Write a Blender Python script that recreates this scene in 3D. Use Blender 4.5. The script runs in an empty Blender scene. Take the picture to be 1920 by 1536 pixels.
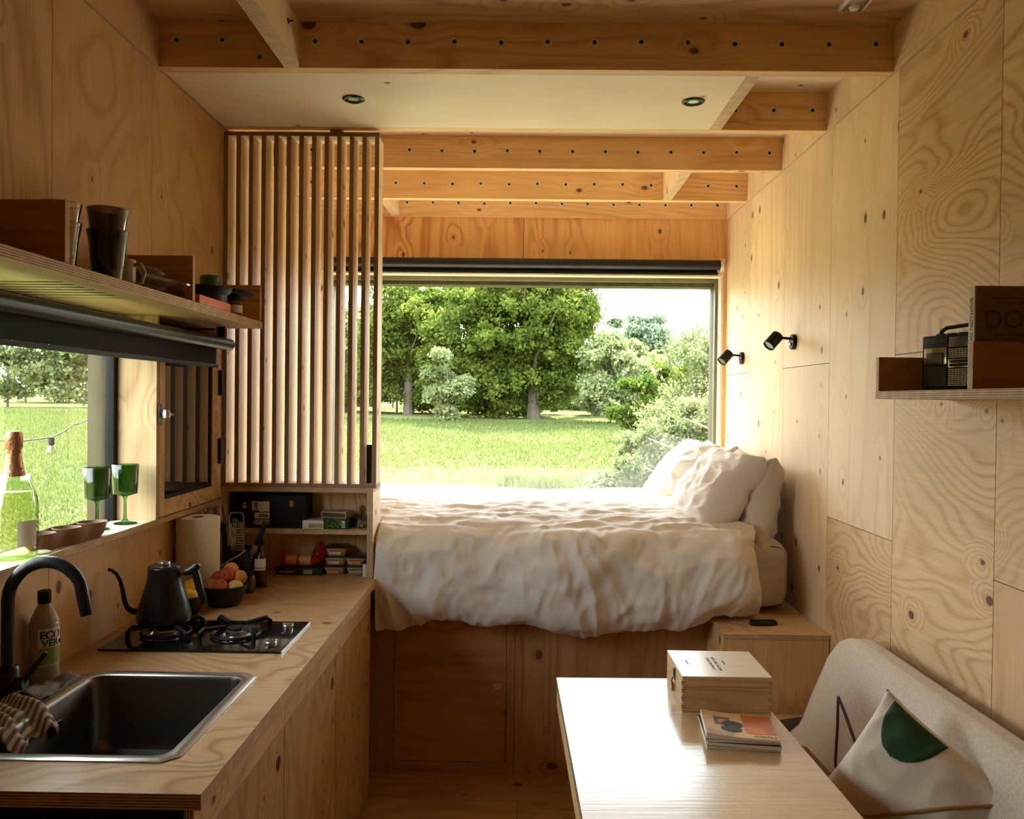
import bpy, bmesh, math, random
import numpy as np
from mathutils import Vector, Matrix, noise
random.seed(7); rng = np.random.default_rng(11)
D = bpy.data; S = bpy.context.scene; COL = S.collection
PI = math.pi
# ------------------------------------------------------------------ camera
def cam_axes(yaw, pitch, roll):
    cy_, sy_ = math.cos(yaw), math.sin(yaw)
    fwd = Vector((-sy_*math.cos(pitch), cy_*math.cos(pitch), math.sin(pitch)))
    right = Vector((cy_, sy_, 0)); down = fwd.cross(right)
    c, s = math.cos(roll), math.sin(roll)
    return (c*right - s*down), (c*down + s*right), fwd
r_, d_, f_ = cam_axes(.0113, -.0114, .0115)
cam = D.objects.new('camera', D.cameras.new('camera')); COL.objects.link(cam)
cam.data.sensor_width = 36; cam.data.lens = 1560/1920*36
cam.data.clip_start = .02; cam.data.clip_end = 800
m_ = Matrix((r_, -d_, -f_)).transposed().to_4x4(); m_.translation = (0, 0, 1.6)
cam.matrix_world = m_; S.camera = cam
# ------------------------------------------------------------------ sky, sun, exposure
S.view_settings.view_transform = 'Standard'; S.view_settings.look = 'None'
S.view_settings.gamma = 1; S.view_settings.use_curve_mapping = False
S.view_settings.exposure = 0.0
W = D.worlds.new('world'); S.world = W; W.use_nodes = True
nt = W.node_tree; nt.nodes.clear()
wo = nt.nodes.new('ShaderNodeOutputWorld'); bg = nt.nodes.new('ShaderNodeBackground')
tc = nt.nodes.new('ShaderNodeTexCoord'); sp = nt.nodes.new('ShaderNodeSeparateXYZ'); cr = nt.nodes.new('ShaderNodeValToRGB')
nt.links.new(tc.outputs['Generated'], sp.inputs[0]); nt.links.new(sp.outputs['Z'], cr.inputs[0])
cr.color_ramp.elements[0].color = (.97, .97, .97, 1); cr.color_ramp.elements[1].color = (.70, .86, 1, 1)
cr.color_ramp.elements[0].position = .02; cr.color_ramp.elements[1].position = .8
nt.links.new(cr.outputs[0], bg.inputs[0]); bg.inputs[1].default_value = 12.5
nt.links.new(bg.outputs[0], wo.inputs[0])
sun = D.objects.new('sun', D.lights.new('sun', 'SUN')); COL.objects.link(sun)
sun.data.energy = 30; sun.data.angle = math.radians(1.2); sun.data.color = (1, .93, .80)
sun.rotation_euler = Vector((.10, 1, 1.12)).to_track_quat('Z', 'Y').to_euler()
S.cycles.max_bounces = 12; S.cycles.diffuse_bounces = 8; S.cycles.transparent_max_bounces = 24
S.cycles.transmission_bounces = 8; S.cycles.glossy_bounces = 5
S.cycles.sample_clamp_indirect = 8; S.cycles.use_denoising = True
S.cycles.caustics_reflective = False; S.cycles.caustics_refractive = False
def portal(name, loc, rot, sx, sy):          # sampling aid in a window opening, gives off no light
    l = D.lights.new(name, 'AREA'); l.shape = 'RECTANGLE'; l.size = sx; l.size_y = sy; l.cycles.is_portal = True
    o = D.objects.new(name, l); o.location = loc; o.rotation_euler = rot; COL.objects.link(o)
portal('window_portal', (0, 5.14, 1.65), (-PI/2, 0, 0), 2.4, 1.5)
portal('window_portal', (-1.43, 2.13, 1.5), (0, -PI/2, 0), .7, 1.25)

# ------------------------------------------------------------------ materials
def srgb(r, g, b):
    f = lambda c: (c/255/12.92) if c/255 <= .04045 else ((c/255+.055)/1.055)**2.4
    return (f(r), f(g), f(b), 1)
def nn(t, typ, **kw):
    n = t.nodes.new(typ)
    for k, v in kw.items(): setattr(n, k, v)
    return n
def mth(t, op, a, b=None, c=None, clamp=False):
    n = nn(t, 'ShaderNodeMath', operation=op); n.use_clamp = clamp
    for i, v in enumerate((a, b, c)):
        if v is None: continue
        if isinstance(v, (int, float)): n.inputs[i].default_value = v
        else: t.links.new(v, n.inputs[i])
    return n.outputs[0]
def mrange(t, v, a, b, c, d):
    n = nn(t, 'ShaderNodeMapRange'); n.clamp = True
    t.links.new(v, n.inputs[0])
    for i, x in enumerate((a, b, c, d)): n.inputs[i+1].default_value = x
    return n.outputs[0]
def mixc(t, f, a, b):
    n = nn(t, 'ShaderNodeMix', data_type='RGBA')
    if isinstance(f, (int, float)): n.inputs[0].default_value = f
    else: t.links.new(f, n.inputs[0])
    for i, v in ((6, a), (7, b)):
        if isinstance(v, tuple): n.inputs[i].default_value = v
        else: t.links.new(v, n.inputs[i])
    return n.outputs[2]
def newmat(name):
    m = D.materials.new(name); m.use_nodes = True
    return m, m.node_tree, m.node_tree.nodes['Principled BSDF']
def mat(name, col, rough=.5, metal=0., spec=.5, noise_amt=.06, bump=0., nscale=40, trans=0., coat=0., sheen=0., alpha=1., emis=None):
    m, t, b = newmat(name)
    b.inputs['Roughness'].default_value = rough; b.inputs['Metallic'].default_value = metal
    b.inputs['Specular IOR Level'].default_value = spec
    b.inputs['Transmission Weight'].default_value = trans
    b.inputs['Coat Weight'].default_value = coat; b.inputs['Sheen Weight'].default_value = sheen
    b.inputs['Alpha'].default_value = alpha
    co = nn(t, 'ShaderNodeTexCoord'); no = nn(t, 'ShaderNodeTexNoise')
    no.inputs['Scale'].default_value = nscale; no.inputs['Detail'].default_value = 4
    t.links.new(co.outputs['Object'], no.inputs['Vector'])
    dk = tuple(c*(1-noise_amt*2) for c in col[:3])+(1,); lt = tuple(min(1, c*(1+noise_amt*2)) for c in col[:3])+(1,)
    t.links.new(mixc(t, no.outputs[0], dk, lt), b.inputs['Base Color'])
    if bump:
        bp = nn(t, 'ShaderNodeBump'); bp.inputs['Strength'].default_value = bump; bp.inputs['Distance'].default_value = .004
        t.links.new(no.outputs[0], bp.inputs['Height']); t.links.new(bp.outputs[0], b.inputs['Normal'])
    if emis: b.inputs['Emission Color'].default_value = emis[0]; b.inputs['Emission Strength'].default_value = emis[1]
    return m
def wood(name, base, dark, knotc=(.10, .045, .015, 1), grain='z', ringk=11., amp=.55, knots=.40, kscale=6.5, rough=.55, stretch=.28, scale=1., streak=.25, worn=None):
    m, t, b = newmat(name)
    co = nn(t, 'ShaderNodeTexCoord'); oi = nn(t, 'ShaderNodeObjectInfo')
    off = nn(t, 'ShaderNodeVectorMath', operation='SCALE'); off.inputs[0].default_value = (31.7, 17.3, 23.9)
    t.links.new(oi.outputs['Random'], off.inputs['Scale'])
    add = nn(t, 'ShaderNodeVectorMath', operation='ADD'); t.links.new(co.outputs['Object'], add.inputs[0]); t.links.new(off.outputs[0], add.inputs[1])
    def scaled(g, o):
        n = nn(t, 'ShaderNodeVectorMath', operation='MULTIPLY'); t.links.new(add.outputs[0], n.inputs[0])
        n.inputs[1].default_value = tuple(g if a == grain else o for a in 'xyz'); return n.outputs[0]
    n1 = nn(t, 'ShaderNodeTexNoise'); n1.inputs['Scale'].default_value = 1.9*scale; n1.inputs['Detail'].default_value = 2.5; n1.inputs['Roughness'].default_value = .42; n1.inputs['Distortion'].default_value = .25
    t.links.new(scaled(stretch, 1.), n1.inputs['Vector'])
    vo = nn(t, 'ShaderNodeTexVoronoi', voronoi_dimensions='2D'); vo.inputs['Scale'].default_value = kscale
    sp_ = nn(t, 'ShaderNodeSeparateXYZ'); t.links.new(scaled(.7, 1.), sp_.inputs[0]); sn_ = nn(t, 'ShaderNodeSeparateXYZ'); t.links.new(co.outputs['Normal'], sn_.inputs[0])
    ax_ = mth(t, 'GREATER_THAN', mth(t, 'ABSOLUTE', sn_.outputs[0]), .7); az_ = mth(t, 'GREATER_THAN', mth(t, 'ABSOLUTE', sn_.outputs[2]), .7)
    def lerp(f, p, q): return mth(t, 'ADD', mth(t, 'MULTIPLY', mth(t, 'SUBTRACT', 1., f), p), mth(t, 'MULTIPLY', f, q))
    cb_ = nn(t, 'ShaderNodeCombineXYZ'); t.links.new(lerp(ax_, sp_.outputs[0], sp_.outputs[1]), cb_.inputs[0]); t.links.new(lerp(az_, sp_.outputs[2], sp_.outputs[1]), cb_.inputs[1])
    t.links.new(cb_.outputs[0], vo.inputs['Vector'])
    sc = nn(t, 'ShaderNodeSeparateColor'); t.links.new(vo.outputs['Color'], sc.inputs[0])
    keep = mth(t, 'LESS_THAN', sc.outputs[0], knots)
    rad = mrange(t, mth(t, 'MULTIPLY', sc.outputs[1], sc.outputs[1]), 0, 1, .032, .088)
    kn = mth(t, 'MULTIPLY', keep, mth(t, 'LESS_THAN', vo.outputs['Distance'], rad))
    knsoft = mth(t, 'MULTIPLY', keep, mrange(t, mth(t, 'DIVIDE', vo.outputs['Distance'], rad), .9, 2.2, 1, 0))
    halo = mth(t, 'MULTIPLY', keep, mrange(t, vo.outputs['Distance'], 0, .42, .10, 0))
    v = mth(t, 'MULTIPLY', mth(t, 'ADD', n1.outputs[0], halo), ringk*2)
    ring = mth(t, 'PINGPONG', v, .5)
    n2 = nn(t, 'ShaderNodeTexNoise'); n2.inputs['Scale'].default_value = 1.3; n2.inputs['Detail'].default_value = 1
    t.links.new(add.outputs[0], n2.inputs['Vector'])
    n3 = nn(t, 'ShaderNodeTexNoise'); n3.inputs['Scale'].default_value = 1; n3.inputs['Detail'].default_value = 3
    t.links.new(scaled(3., 120.), n3.inputs['Vector'])
    mask = mrange(t, n2.outputs[0], .36, .62, .15, 1)
    line = mth(t, 'MULTIPLY', mrange(t, ring, 0, .26, 1, 0), mth(t, 'MULTIPLY', mask, amp))
    tone = mth(t, 'MULTIPLY', mrange(t, ring, 0, .5, .25, 0), amp)
    st = mth(t, 'MULTIPLY', mrange(t, n3.outputs[0], .4, .7, 0, 1), streak)
    fac = mth(t, 'ADD', mth(t, 'ADD', line, tone), st, clamp=True)
    c = mixc(t, fac, base, dark)
    n4 = nn(t, 'ShaderNodeTexNoise'); n4.inputs['Scale'].default_value = 2.3; n4.inputs['Detail'].default_value = 2
    t.links.new(add.outputs[0], n4.inputs['Vector'])
    hs = nn(t, 'ShaderNodeHueSaturation'); t.links.new(c, hs.inputs['Color'])
    t.links.new(mth(t, 'ADD', mrange(t, n4.outputs[0], .25, .75, .88, 1.06), mth(t, 'MULTIPLY', mth(t, 'SUBTRACT', oi.outputs['Random'], .5), .10)), hs.inputs['Value'])
    c = mixc(t, mth(t, 'MULTIPLY', knsoft, .5), hs.outputs[0], (dark[0]*.8, dark[1]*.7, dark[2]*.6, 1))
    c = mixc(t, mth(t, 'MULTIPLY', kn, .9), c, knotc)
    t.links.new(c, b.inputs['Base Color'])
    b.inputs['Roughness'].default_value = rough; b.inputs['Specular IOR Level'].default_value = .4
    if worn:
        t.links.new(mrange(t, n3.outputs[0], .35, .7, rough-worn, rough+worn), b.inputs['Roughness'])
    bp = nn(t, 'ShaderNodeBump'); bp.inputs['Strength'].default_value = .25; bp.inputs['Distance'].default_value = .0015
    t.links.new(n3.outputs[0], bp.inputs['Height']); t.links.new(bp.outputs[0], b.inputs['Normal'])
    return m
BASE = (.70, .485, .265, 1); DARK = (.44, .235, .09, 1)
M = {}
for g in 'xyz':
    M['ply_'+g] = wood('plywood_'+g, BASE, DARK, grain=g)
    M['pine_'+g] = wood('pine_'+g, (.76, .50, .24, 1), (.50, .23, .07, 1), grain=g, ringk=8, amp=.5, stretch=.1, kscale=4.5, knots=.35, scale=2.2)
    m, t, b = newmat('plywood_edge_'+g)
    co = nn(t, 'ShaderNodeTexCoord'); sx = nn(t, 'ShaderNodeSeparateXYZ'); t.links.new(co.outputs['Object'], sx.inputs[0])
    w = mth(t, 'PINGPONG', mth(t, 'MULTIPLY', sx.outputs['xyz'.index(g)], 1/.0055), .5)
    no = nn(t, 'ShaderNodeTexNoise'); no.inputs['Scale'].default_value = 25; t.links.new(co.outputs['Object'], no.inputs['Vector'])
    f = mth(t, 'MULTIPLY', mrange(t, w, .16, .34, 1, 0), mrange(t, no.outputs[0], .3, .55, .55, 1))
    t.links.new(mixc(t, f, (.72, .52, .30, 1), (.22, .11, .045, 1)), b.inputs['Base Color']); b.inputs['Roughness'].default_value = .65
    M['edge_'+g] = m
M['left_z'] = wood('plywood_left', (.68, .45, .22, 1), (.46, .25, .09, 1), grain='z', stretch=.6, ringk=7, amp=.4, knots=.34)
M['soffit'] = wood('plywood_soffit', (.82, .68, .48, 1), (.66, .48, .27, 1), grain='x', ringk=6, amp=.12, knots=.16, streak=.15)
M['swirl'] = wood('plywood_swirl', (.74, .54, .31, 1), (.48, .27, .10, 1), grain='y', stretch=.45, ringk=21, amp=.62, knots=.34)
M['pale_z'] = wood('plywood_pale', (.80, .63, .42, 1), (.66, .42, .20, 1), grain='z', stretch=.14, ringk=7, amp=.4, knots=.42)
M['top_x'] = wood('worktop_ply', (.50, .30, .145, 1), (.28, .135, .05, 1), grain='x', stretch=.75, ringk=13, amp=.65, knots=.40, rough=.36, worn=.07, streak=.10)
M['table'] = wood('table_ply', (.66, .46, .25, 1), (.44, .25, .11, 1), grain='x', stretch=.2, ringk=6, amp=.3, knots=.12, rough=.24, worn=.07)
M['table'].node_tree.nodes['Principled BSDF'].inputs['Specular IOR Level'].default_value = .9
M['table'].node_tree.nodes['Principled BSDF'].inputs['Coat Weight'].default_value = .6
M['table'].node_tree.nodes['Principled BSDF'].inputs['Coat Roughness'].default_value = .2
M['white_ply'] = wood('reveal_ply', (.80, .68, .50, 1), (.60, .42, .24, 1), grain='z', ringk=8, amp=.3, knots=.2)
M['floor'] = wood('floor_ply', (.50, .29, .12, 1), (.30, .14, .05, 1), grain='x', ringk=9, amp=.5, knots=.3, rough=.5)
M['timber'] = wood('weathered_timber', (.085, .072, .035, 1), (.04, .035, .015, 1), grain='z', stretch=.1, ringk=9, amp=.8, knots=.05, rough=.8)
M['black'] = mat('black_matte', (.010, .009, .008, 1), .55, spec=.22, noise_amt=.1)
M['blackgloss'] = mat('black_gloss', (.008, .008, .008, 1), .12)
M['blackcer'] = mat('black_ceramic', (.009, .008, .008, 1), .33, spec=.3)
M['blind'] = mat('blind_fabric', (.012, .010, .009, 1), .7, spec=.12, nscale=300, bump=.1)
M['tube'] = mat('blind_tube', (.014, .013, .012, 1), .38, spec=.3)
M['steel'] = mat('steel', (.55, .53, .50, 1), .28, metal=1, noise_amt=.03)
M['steel_dark'] = mat('sink_steel', (.13, .12, .11, 1), .36, metal=1, noise_amt=.04)
M['white'] = mat('white_plastic', (.75, .74, .70, 1), .4)
M['paper'] = mat('paper', (.80, .76, .70, 1), .9, bump=.3, nscale=200)
M['washer'] = mat('washer', (.62, .60, .55, 1), .4, metal=.4)
M['linen'] = mat('linen', (.70, .66, .62, 1), .85, noise_amt=.02, bump=.15, nscale=700, sheen=.15)
M['sheet'] = mat('sheet', (.58, .52, .45, 1), .85, noise_amt=.02, bump=.1, nscale=700)
M['canvas'] = mat('canvas', (.66, .58, .47, 1), .92, noise_amt=.10, bump=.35, nscale=420)
M['canvas_gray'] = mat('felt_throw', (.58, .51, .42, 1), .95, noise_amt=.16, bump=.35, nscale=160)
M['brown'] = mat('brown_cloth', (.20, .11, .05, 1), .9)
M['maroon'] = mat('maroon_cord', (.07, .012, .010, 1), .9)
M['ochre'] = mat('ochre_cord', (.36, .17, .03, 1), .9)
M['green'] = mat('green_felt', (.018, .055, .018, 1), .95, noise_amt=.25, nscale=60)
M['peach'] = mat('peach_skin', (.72, .21, .035, 1), .6, noise_amt=.45, nscale=14)
M['peach2'] = mat('peach_red', (.46, .065, .02, 1), .6, noise_amt=.5, nscale=14)
M['nectar'] = mat('nectarine_yellow', (.72, .40, .09, 1), .5, noise_amt=.35, nscale=14)
M['lemon'] = mat('lemon_skin', (.80, .46, .03, 1), .4, noise_amt=.08, bump=.2, nscale=220)
M['stem'] = mat('stem_brown', (.06, .03, .01, 1), .8)
M['foil'] = mat('foil_copper', (.38, .17, .09, 1), .35, metal=.7, bump=.6, nscale=120)
M['label'] = mat('paper_label', (.72, .68, .58, 1), .6)
M['labelgreen'] = mat('label_green', (.24, .30, .06, 1), .6)
M['inkgreen'] = mat('ink_green', (.02, .14, .03, 1), .6)
M['ink'] = mat('ink_black', (.01, .01, .01, 1), .6)
M['inkbrown'] = mat('ink_brown', (.10, .04, .02, 1), .7)
M['walnut'] = wood('acacia', (.26, .12, .05, 1), (.12, .05, .02, 1), grain='y', ringk=10, amp=.5, knots=.0, scale=4)
M['sh_y'] = wood('shelf_ply', (.64, .45, .25, 1), (.42, .24, .10, 1), grain='y', amp=.3, knots=.2)
M['boxwood'] = wood('box_pine', (.72, .52, .30, 1), (.50, .28, .12, 1), grain='x', stretch=.08, ringk=8, amp=.5, knots=.0, scale=4)
M['boxtop'] = wood('box_lid_pine', (.80, .70, .54, 1), (.70, .55, .38, 1), grain='x', stretch=.08, ringk=8, amp=.25, knots=.0, scale=4, rough=.22)
M['orange'] = mat('orange_card', (.78, .22, .04, 1), .5)
M['cream'] = mat('cream_print', (.75, .50, .26, 1), .35)
M['redpr'] = mat('rust_print', (.55, .12, .02, 1), .35)
M['teal'] = mat('teal_glass', (.02, .16, .13, 1), .25)
M['red'] = mat('red_foil', (.50, .02, .01, 1), .3, noise_amt=.2, nscale=60)
M['brownglass'] = mat('brown_glass', (.05, .02, .01, 1), .1)
M['spice'] = mat('spice', (.12, .05, .02, 1), .7)
M['greygreen'] = mat('soap_film', (.32, .27, .20, 1), .3)
M['recess_shade'] = mat('painted_recess_shade', (.02, .013, .008, 1), .9, spec=.1)  # near-black colour standing in for shade inside shelf slots and cabinets
M['mug'] = mat('mug_stoneware', (.42, .33, .20, 1), .4)
M['bookbrown'] = mat('book_cover', (.20, .14, .09, 1), .7)
M['bookspine'] = mat('book_spine', (.66, .58, .46, 1), .6)
M['radiogrey'] = mat('radio_front', (.10, .10, .09, 1), .25)
M['radiosilver'] = mat('radio_silver', (.45, .46, .42, 1), .18, metal=.8)
M['charcoal'] = mat('charcoal_plastic', (.03, .03, .028, 1), .45, spec=.3)
M['grass_blade'] = mat('grass_blade', (.16, .26, .04, 1), .7, noise_amt=.2, nscale=3)
M['bark'] = mat('bark', (.10, .08, .06, 1), .9, noise_amt=.3, nscale=6)
M['olive'] = wood('olive_frame', (.16, .15, .07, 1), (.09, .08, .035, 1), grain='x', amp=.4, knots=0)
M['deadwood'] = mat('dead_wood', (.22, .17, .13, 1), .9, noise_amt=.2, nscale=10)
M['wire'] = mat('wire', (.03, .025, .02, 1), .7)
M['extwall'] = mat('exterior_cladding', (.03, .02, .012, 1), .9)
def cloth_stripe(name, a, b_, axis, per, w=.5):
    m, t, b = newmat(name)
    co = nn(t, 'ShaderNodeTexCoord'); sx = nn(t, 'ShaderNodeSeparateXYZ'); t.links.new(co.outputs['Object'], sx.inputs[0])
    p = mth(t, 'PINGPONG', mth(t, 'MULTIPLY', sx.outputs[axis], 1/per), .5)
    t.links.new(mixc(t, mrange(t, p, w*.5-.06, w*.5+.06, 1, 0), a, b_), b.inputs['Base Color']); b.inputs['Roughness'].default_value = .95
    return m
M['towel'] = cloth_stripe('striped_towel', (.12, .08, .05, 1), (.45, .37, .26, 1), 0, .011)
M['dishcloth'] = cloth_stripe('grey_dishcloth', (.12, .12, .13, 1), (.34, .33, .33, 1), 1, .006)
def glassmat(name, tint=(1, 1, 1, 1), rough=0., boost=1., edge=0):
    m = D.materials.new(name); m.use_nodes = True; t = m.node_tree; t.nodes.clear()
    o = nn(t, 'ShaderNodeOutputMaterial'); tr = nn(t, 'ShaderNodeBsdfTransparent'); gl = nn(t, 'ShaderNodeBsdfGlossy')
    fr = nn(t, 'ShaderNodeFresnel'); mx = nn(t, 'ShaderNodeMixShader'); fr.inputs[0].default_value = 1.5
    lw = nn(t, 'ShaderNodeLayerWeight'); lw.inputs[0].default_value = .35
    if edge: t.links.new(mixc(t, lw.outputs['Facing'], tint, tuple(c**(1+edge) for c in tint[:3])+(1,)), tr.inputs[0])
    tr.inputs[0].default_value = tint; gl.inputs['Roughness'].default_value = rough
    ge = nn(t, 'ShaderNodeNewGeometry'); front = mth(t, 'SUBTRACT', 1., ge.outputs['Backfacing'])
    t.links.new(mth(t, 'MULTIPLY', mth(t, 'MULTIPLY', fr.outputs[0], boost, clamp=True), front), mx.inputs[0]); t.links.new(tr.outputs[0], mx.inputs[1]); t.links.new(gl.outputs[0], mx.inputs[2])
    t.links.new(mx.outputs[0], o.inputs[0]); return m
M['pane'] = glassmat('window_glass', (.97, .99, .97, 1), 0, 1.5)
M['clear'] = glassmat('clear_tumbler', (.93, .91, .87, 1), .03, 2.2, 5)
M['smoke'] = glassmat('smoked_tumbler', (.38, .34, .31, 1), .03, 2., 1.5)
M['greenglass'] = glassmat('green_glass', (.50, .68, .46, 1), .08, 1.8, 4)
M['bottleglass'] = glassmat('bottle_glass', (.90, .95, .84, 1), .08, 2.5, 7)
M['film'] = glassmat('plastic_bag', (.82, .80, .76, 1), .12, 3.)
def leafmat(name, c1, c2, tl=.5):
    m = D.materials.new(name); m.use_nodes = True; t = m.node_tree; t.nodes.clear()
    o = nn(t, 'ShaderNodeOutputMaterial'); df = nn(t, 'ShaderNodeBsdfDiffuse'); tr = nn(t, 'ShaderNodeBsdfTranslucent'); mx = nn(t, 'ShaderNodeMixShader')
    at = nn(t, 'ShaderNodeAttribute', attribute_name='tint')
    c = mixc(t, at.outputs['Fac'], c1, c2)
    t.links.new(c, df.inputs[0]); t.links.new(c, tr.inputs[0]); mx.inputs[0].default_value = tl
    t.links.new(df.outputs[0], mx.inputs[1]); t.links.new(tr.outputs[0], mx.inputs[2]); t.links.new(mx.outputs[0], o.inputs[0]); return m
M['leaf_oak'] = leafmat('leaf_fresh', (.040, .080, .010, 1), (.22, .25, .05, 1))
M['leaf_pale'] = leafmat('leaf_pale', (.070, .110, .028, 1), (.34, .36, .17, 1))
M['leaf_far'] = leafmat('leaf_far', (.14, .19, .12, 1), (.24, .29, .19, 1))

# ------------------------------------------------------------------ mesh helpers
class MB:
    def __init__(s): s.v = []; s.f = []; s.m = []; s.T = None
    def add(s, vs, fs, m=0):
        o = len(s.v)
        if s.T is not None: vs = [tuple(s.T @ Vector(v)) for v in vs]
        s.v += [tuple(v) for v in vs]; s.f += [tuple(i+o for i in f) for f in fs]
        s.m += m if isinstance(m, list) else [m]*len(fs); return s
    def box(s, x0, x1, y0, y1, z0, z1, m=0, axis=None, em=1):
        vs = [(x, y, z) for z in (z0, z1) for y in (y0, y1) for x in (x0, x1)]
        fs = [(0, 2, 3, 1), (4, 5, 7, 6), (0, 1, 5, 4), (2, 6, 7, 3), (0, 4, 6, 2), (1, 3, 7, 5)]
        ms = [m]*6
        if axis is not None:
            k = {'z': (0, 1), 'y': (2, 3), 'x': (4, 5)}[axis]; ms = [m if i in k else em for i in range(6)]
        return s.add(vs, fs, ms)
    def rings(s, rs, m=0, cap0=True, cap1=True, closed=True):
        n = len(rs[0]); vs = [p for r in rs for p in r]; fs = []
        for i in range(len(rs)-1):
            for j in range(n if closed else n-1):
                k = (j+1) % n; fs.append((i*n+j, i*n+k, (i+1)*n+k, (i+1)*n+j))
        if cap0: fs.append(tuple(range(n-1, -1, -1)))
        if cap1: fs.append(tuple((len(rs)-1)*n+j for j in range(n)))
        return s.add(vs, fs, m)
    def lathe(s, prof, n=24, c=(0, 0, 0), m=0, cap0=True, cap1=True, flute=None):
        rs = []
        for (r, z) in prof:
            rs.append([(c[0]+r*math.cos(2*PI*j/n)*(1 if not flute else flute(j, z)), c[1]+r*math.sin(2*PI*j/n)*(1 if not flute else flute(j, z)), c[2]+z) for j in range(n)])
        return s.rings(rs, m, cap0, cap1)
    def tube(s, pts, r, n=10, m=0):
        P = [Vector(p) for p in pts]; rs = []
        R = r if isinstance(r, (list, tuple)) else [r]*len(P)
        ref = None
        for i, p in enumerate(P):
            d = (P[min(i+1, len(P)-1)]-P[max(i-1, 0)]).normalized()
            if ref is None: ref = d.orthogonal().normalized()
            a = (ref - d*ref.dot(d)).normalized(); b = d.cross(a); ref = a
            rs.append([tuple(p+(a*math.cos(2*PI*j/n)+b*math.sin(2*PI*j/n))*R[i]) for j in range(n)])
        return s.rings(rs, m)
    def grid(s, fn, nu, nv, m=0):
        vs = [fn(i/nu, j/nv) for j in range(nv+1) for i in range(nu+1)]
        fs = [(j*(nu+1)+i, j*(nu+1)+i+1, (j+1)*(nu+1)+i+1, (j+1)*(nu+1)+i) for j in range(nv) for i in range(nu)]
        return s.add(vs, fs, m)
    def build(s, name, mats, parent=None, smooth=True, bevel=0, seg=2, angle=35, loc=None):
        me = D.meshes.new(name); me.from_pydata(s.v, [], s.f)
        if not isinstance(mats, (list, tuple)): mats = [mats]
        for x in mats: me.materials.append(M[x] if isinstance(x, str) else x)
        me.polygons.foreach_set('material_index', s.m)
        if bevel or True:
            bm = bmesh.new(); bm.from_mesh(me)
            bmesh.ops.recalc_face_normals(bm, faces=bm.faces)
            if bevel:
                es = [e for e in bm.edges if len(e.link_faces) == 2 and e.calc_face_angle(0) > .6]
                bmesh.ops.bevel(bm, geom=es, offset=bevel, segments=seg, affect='EDGES', profile=.6, clamp_overlap=True)
            bm.to_mesh(me); bm.free()
        if smooth:
            me.polygons.foreach_set('use_smooth', [True]*len(me.polygons)); me.set_sharp_from_angle(angle=math.radians(angle))
        me.update()
        o = D.objects.new(name, me); COL.objects.link(o)
        if parent: o.parent = parent
        if loc: o.location = loc
        return o
def empty(name, label=None, cat=None, loc=(0, 0, 0), rz=0, group=None, kind=None, rot=None):
    o = D.objects.new(name, None); COL.objects.link(o); o.location = loc; o.empty_display_size = .05
    o.rotation_euler = rot if rot else (0, 0, rz)
    return tag(o, label, cat, group, kind)
def tag(o, label=None, cat=None, group=None, kind=None):
    if label: o['label'] = label
    if cat: o['category'] = cat
    if group: o['group'] = group
    if kind: o['kind'] = kind
    return o
def box(name, b, mats, parent=None, axis=None, bevel=.0, **kw):
    return MB().box(*b, axis=axis).build(name, mats, parent, bevel=bevel, **kw)
EDG = {'x': 'edge_x', 'y': 'edge_y', 'z': 'edge_z'}
def board(name, b, face, parent=None, bevel=0):      # a plywood board: laminated edges across its thinnest axis
    d = {'x': b[1]-b[0], 'y': b[3]-b[2], 'z': b[5]-b[4]}; ax = min(d, key=d.get)
    return MB().box(*b, axis=ax).build(name, [face, EDG[ax]], parent, smooth=False, bevel=bevel)
def clone(o, parent=None, loc=None, rot=None):
    c = o.copy(); COL.objects.link(c)
    if parent: c.parent = parent
    if loc is not None: c.location = loc
    if rot is not None: c.rotation_euler = rot
    for ch in list(o.children): clone(ch, c)
    return c
def text(s, size, matname, parent, mtx, name='lettering', ext=.0003, sx=1., spacing=1., bold=0.):
    cu = D.curves.new('t', 'FONT'); cu.body = s; cu.size = size; cu.extrude = ext; cu.align_x = 'CENTER'; cu.align_y = 'CENTER'; cu.space_character = spacing; cu.offset = bold*size
    tmp = D.objects.new('t', cu); COL.objects.link(tmp); bpy.context.view_layer.update()
    me = D.meshes.new_from_object(tmp.evaluated_get(bpy.context.evaluated_depsgraph_get()))
    D.objects.remove(tmp); me.transform(Matrix.Scale(sx, 4, (1, 0, 0))); me.transform(mtx); me.materials.clear(); me.materials.append(M[matname])
    o = D.objects.new(name, me); COL.objects.link(o); o.parent = parent; return o
def frame_mtx(o, x, y):          # text placed at o with its x axis along x and its up along y
    x = Vector(x).normalized(); y = Vector(y).normalized(); z = x.cross(y)
    m = Matrix((x, y, z)).transposed().to_4x4(); m.translation = o; return m
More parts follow.
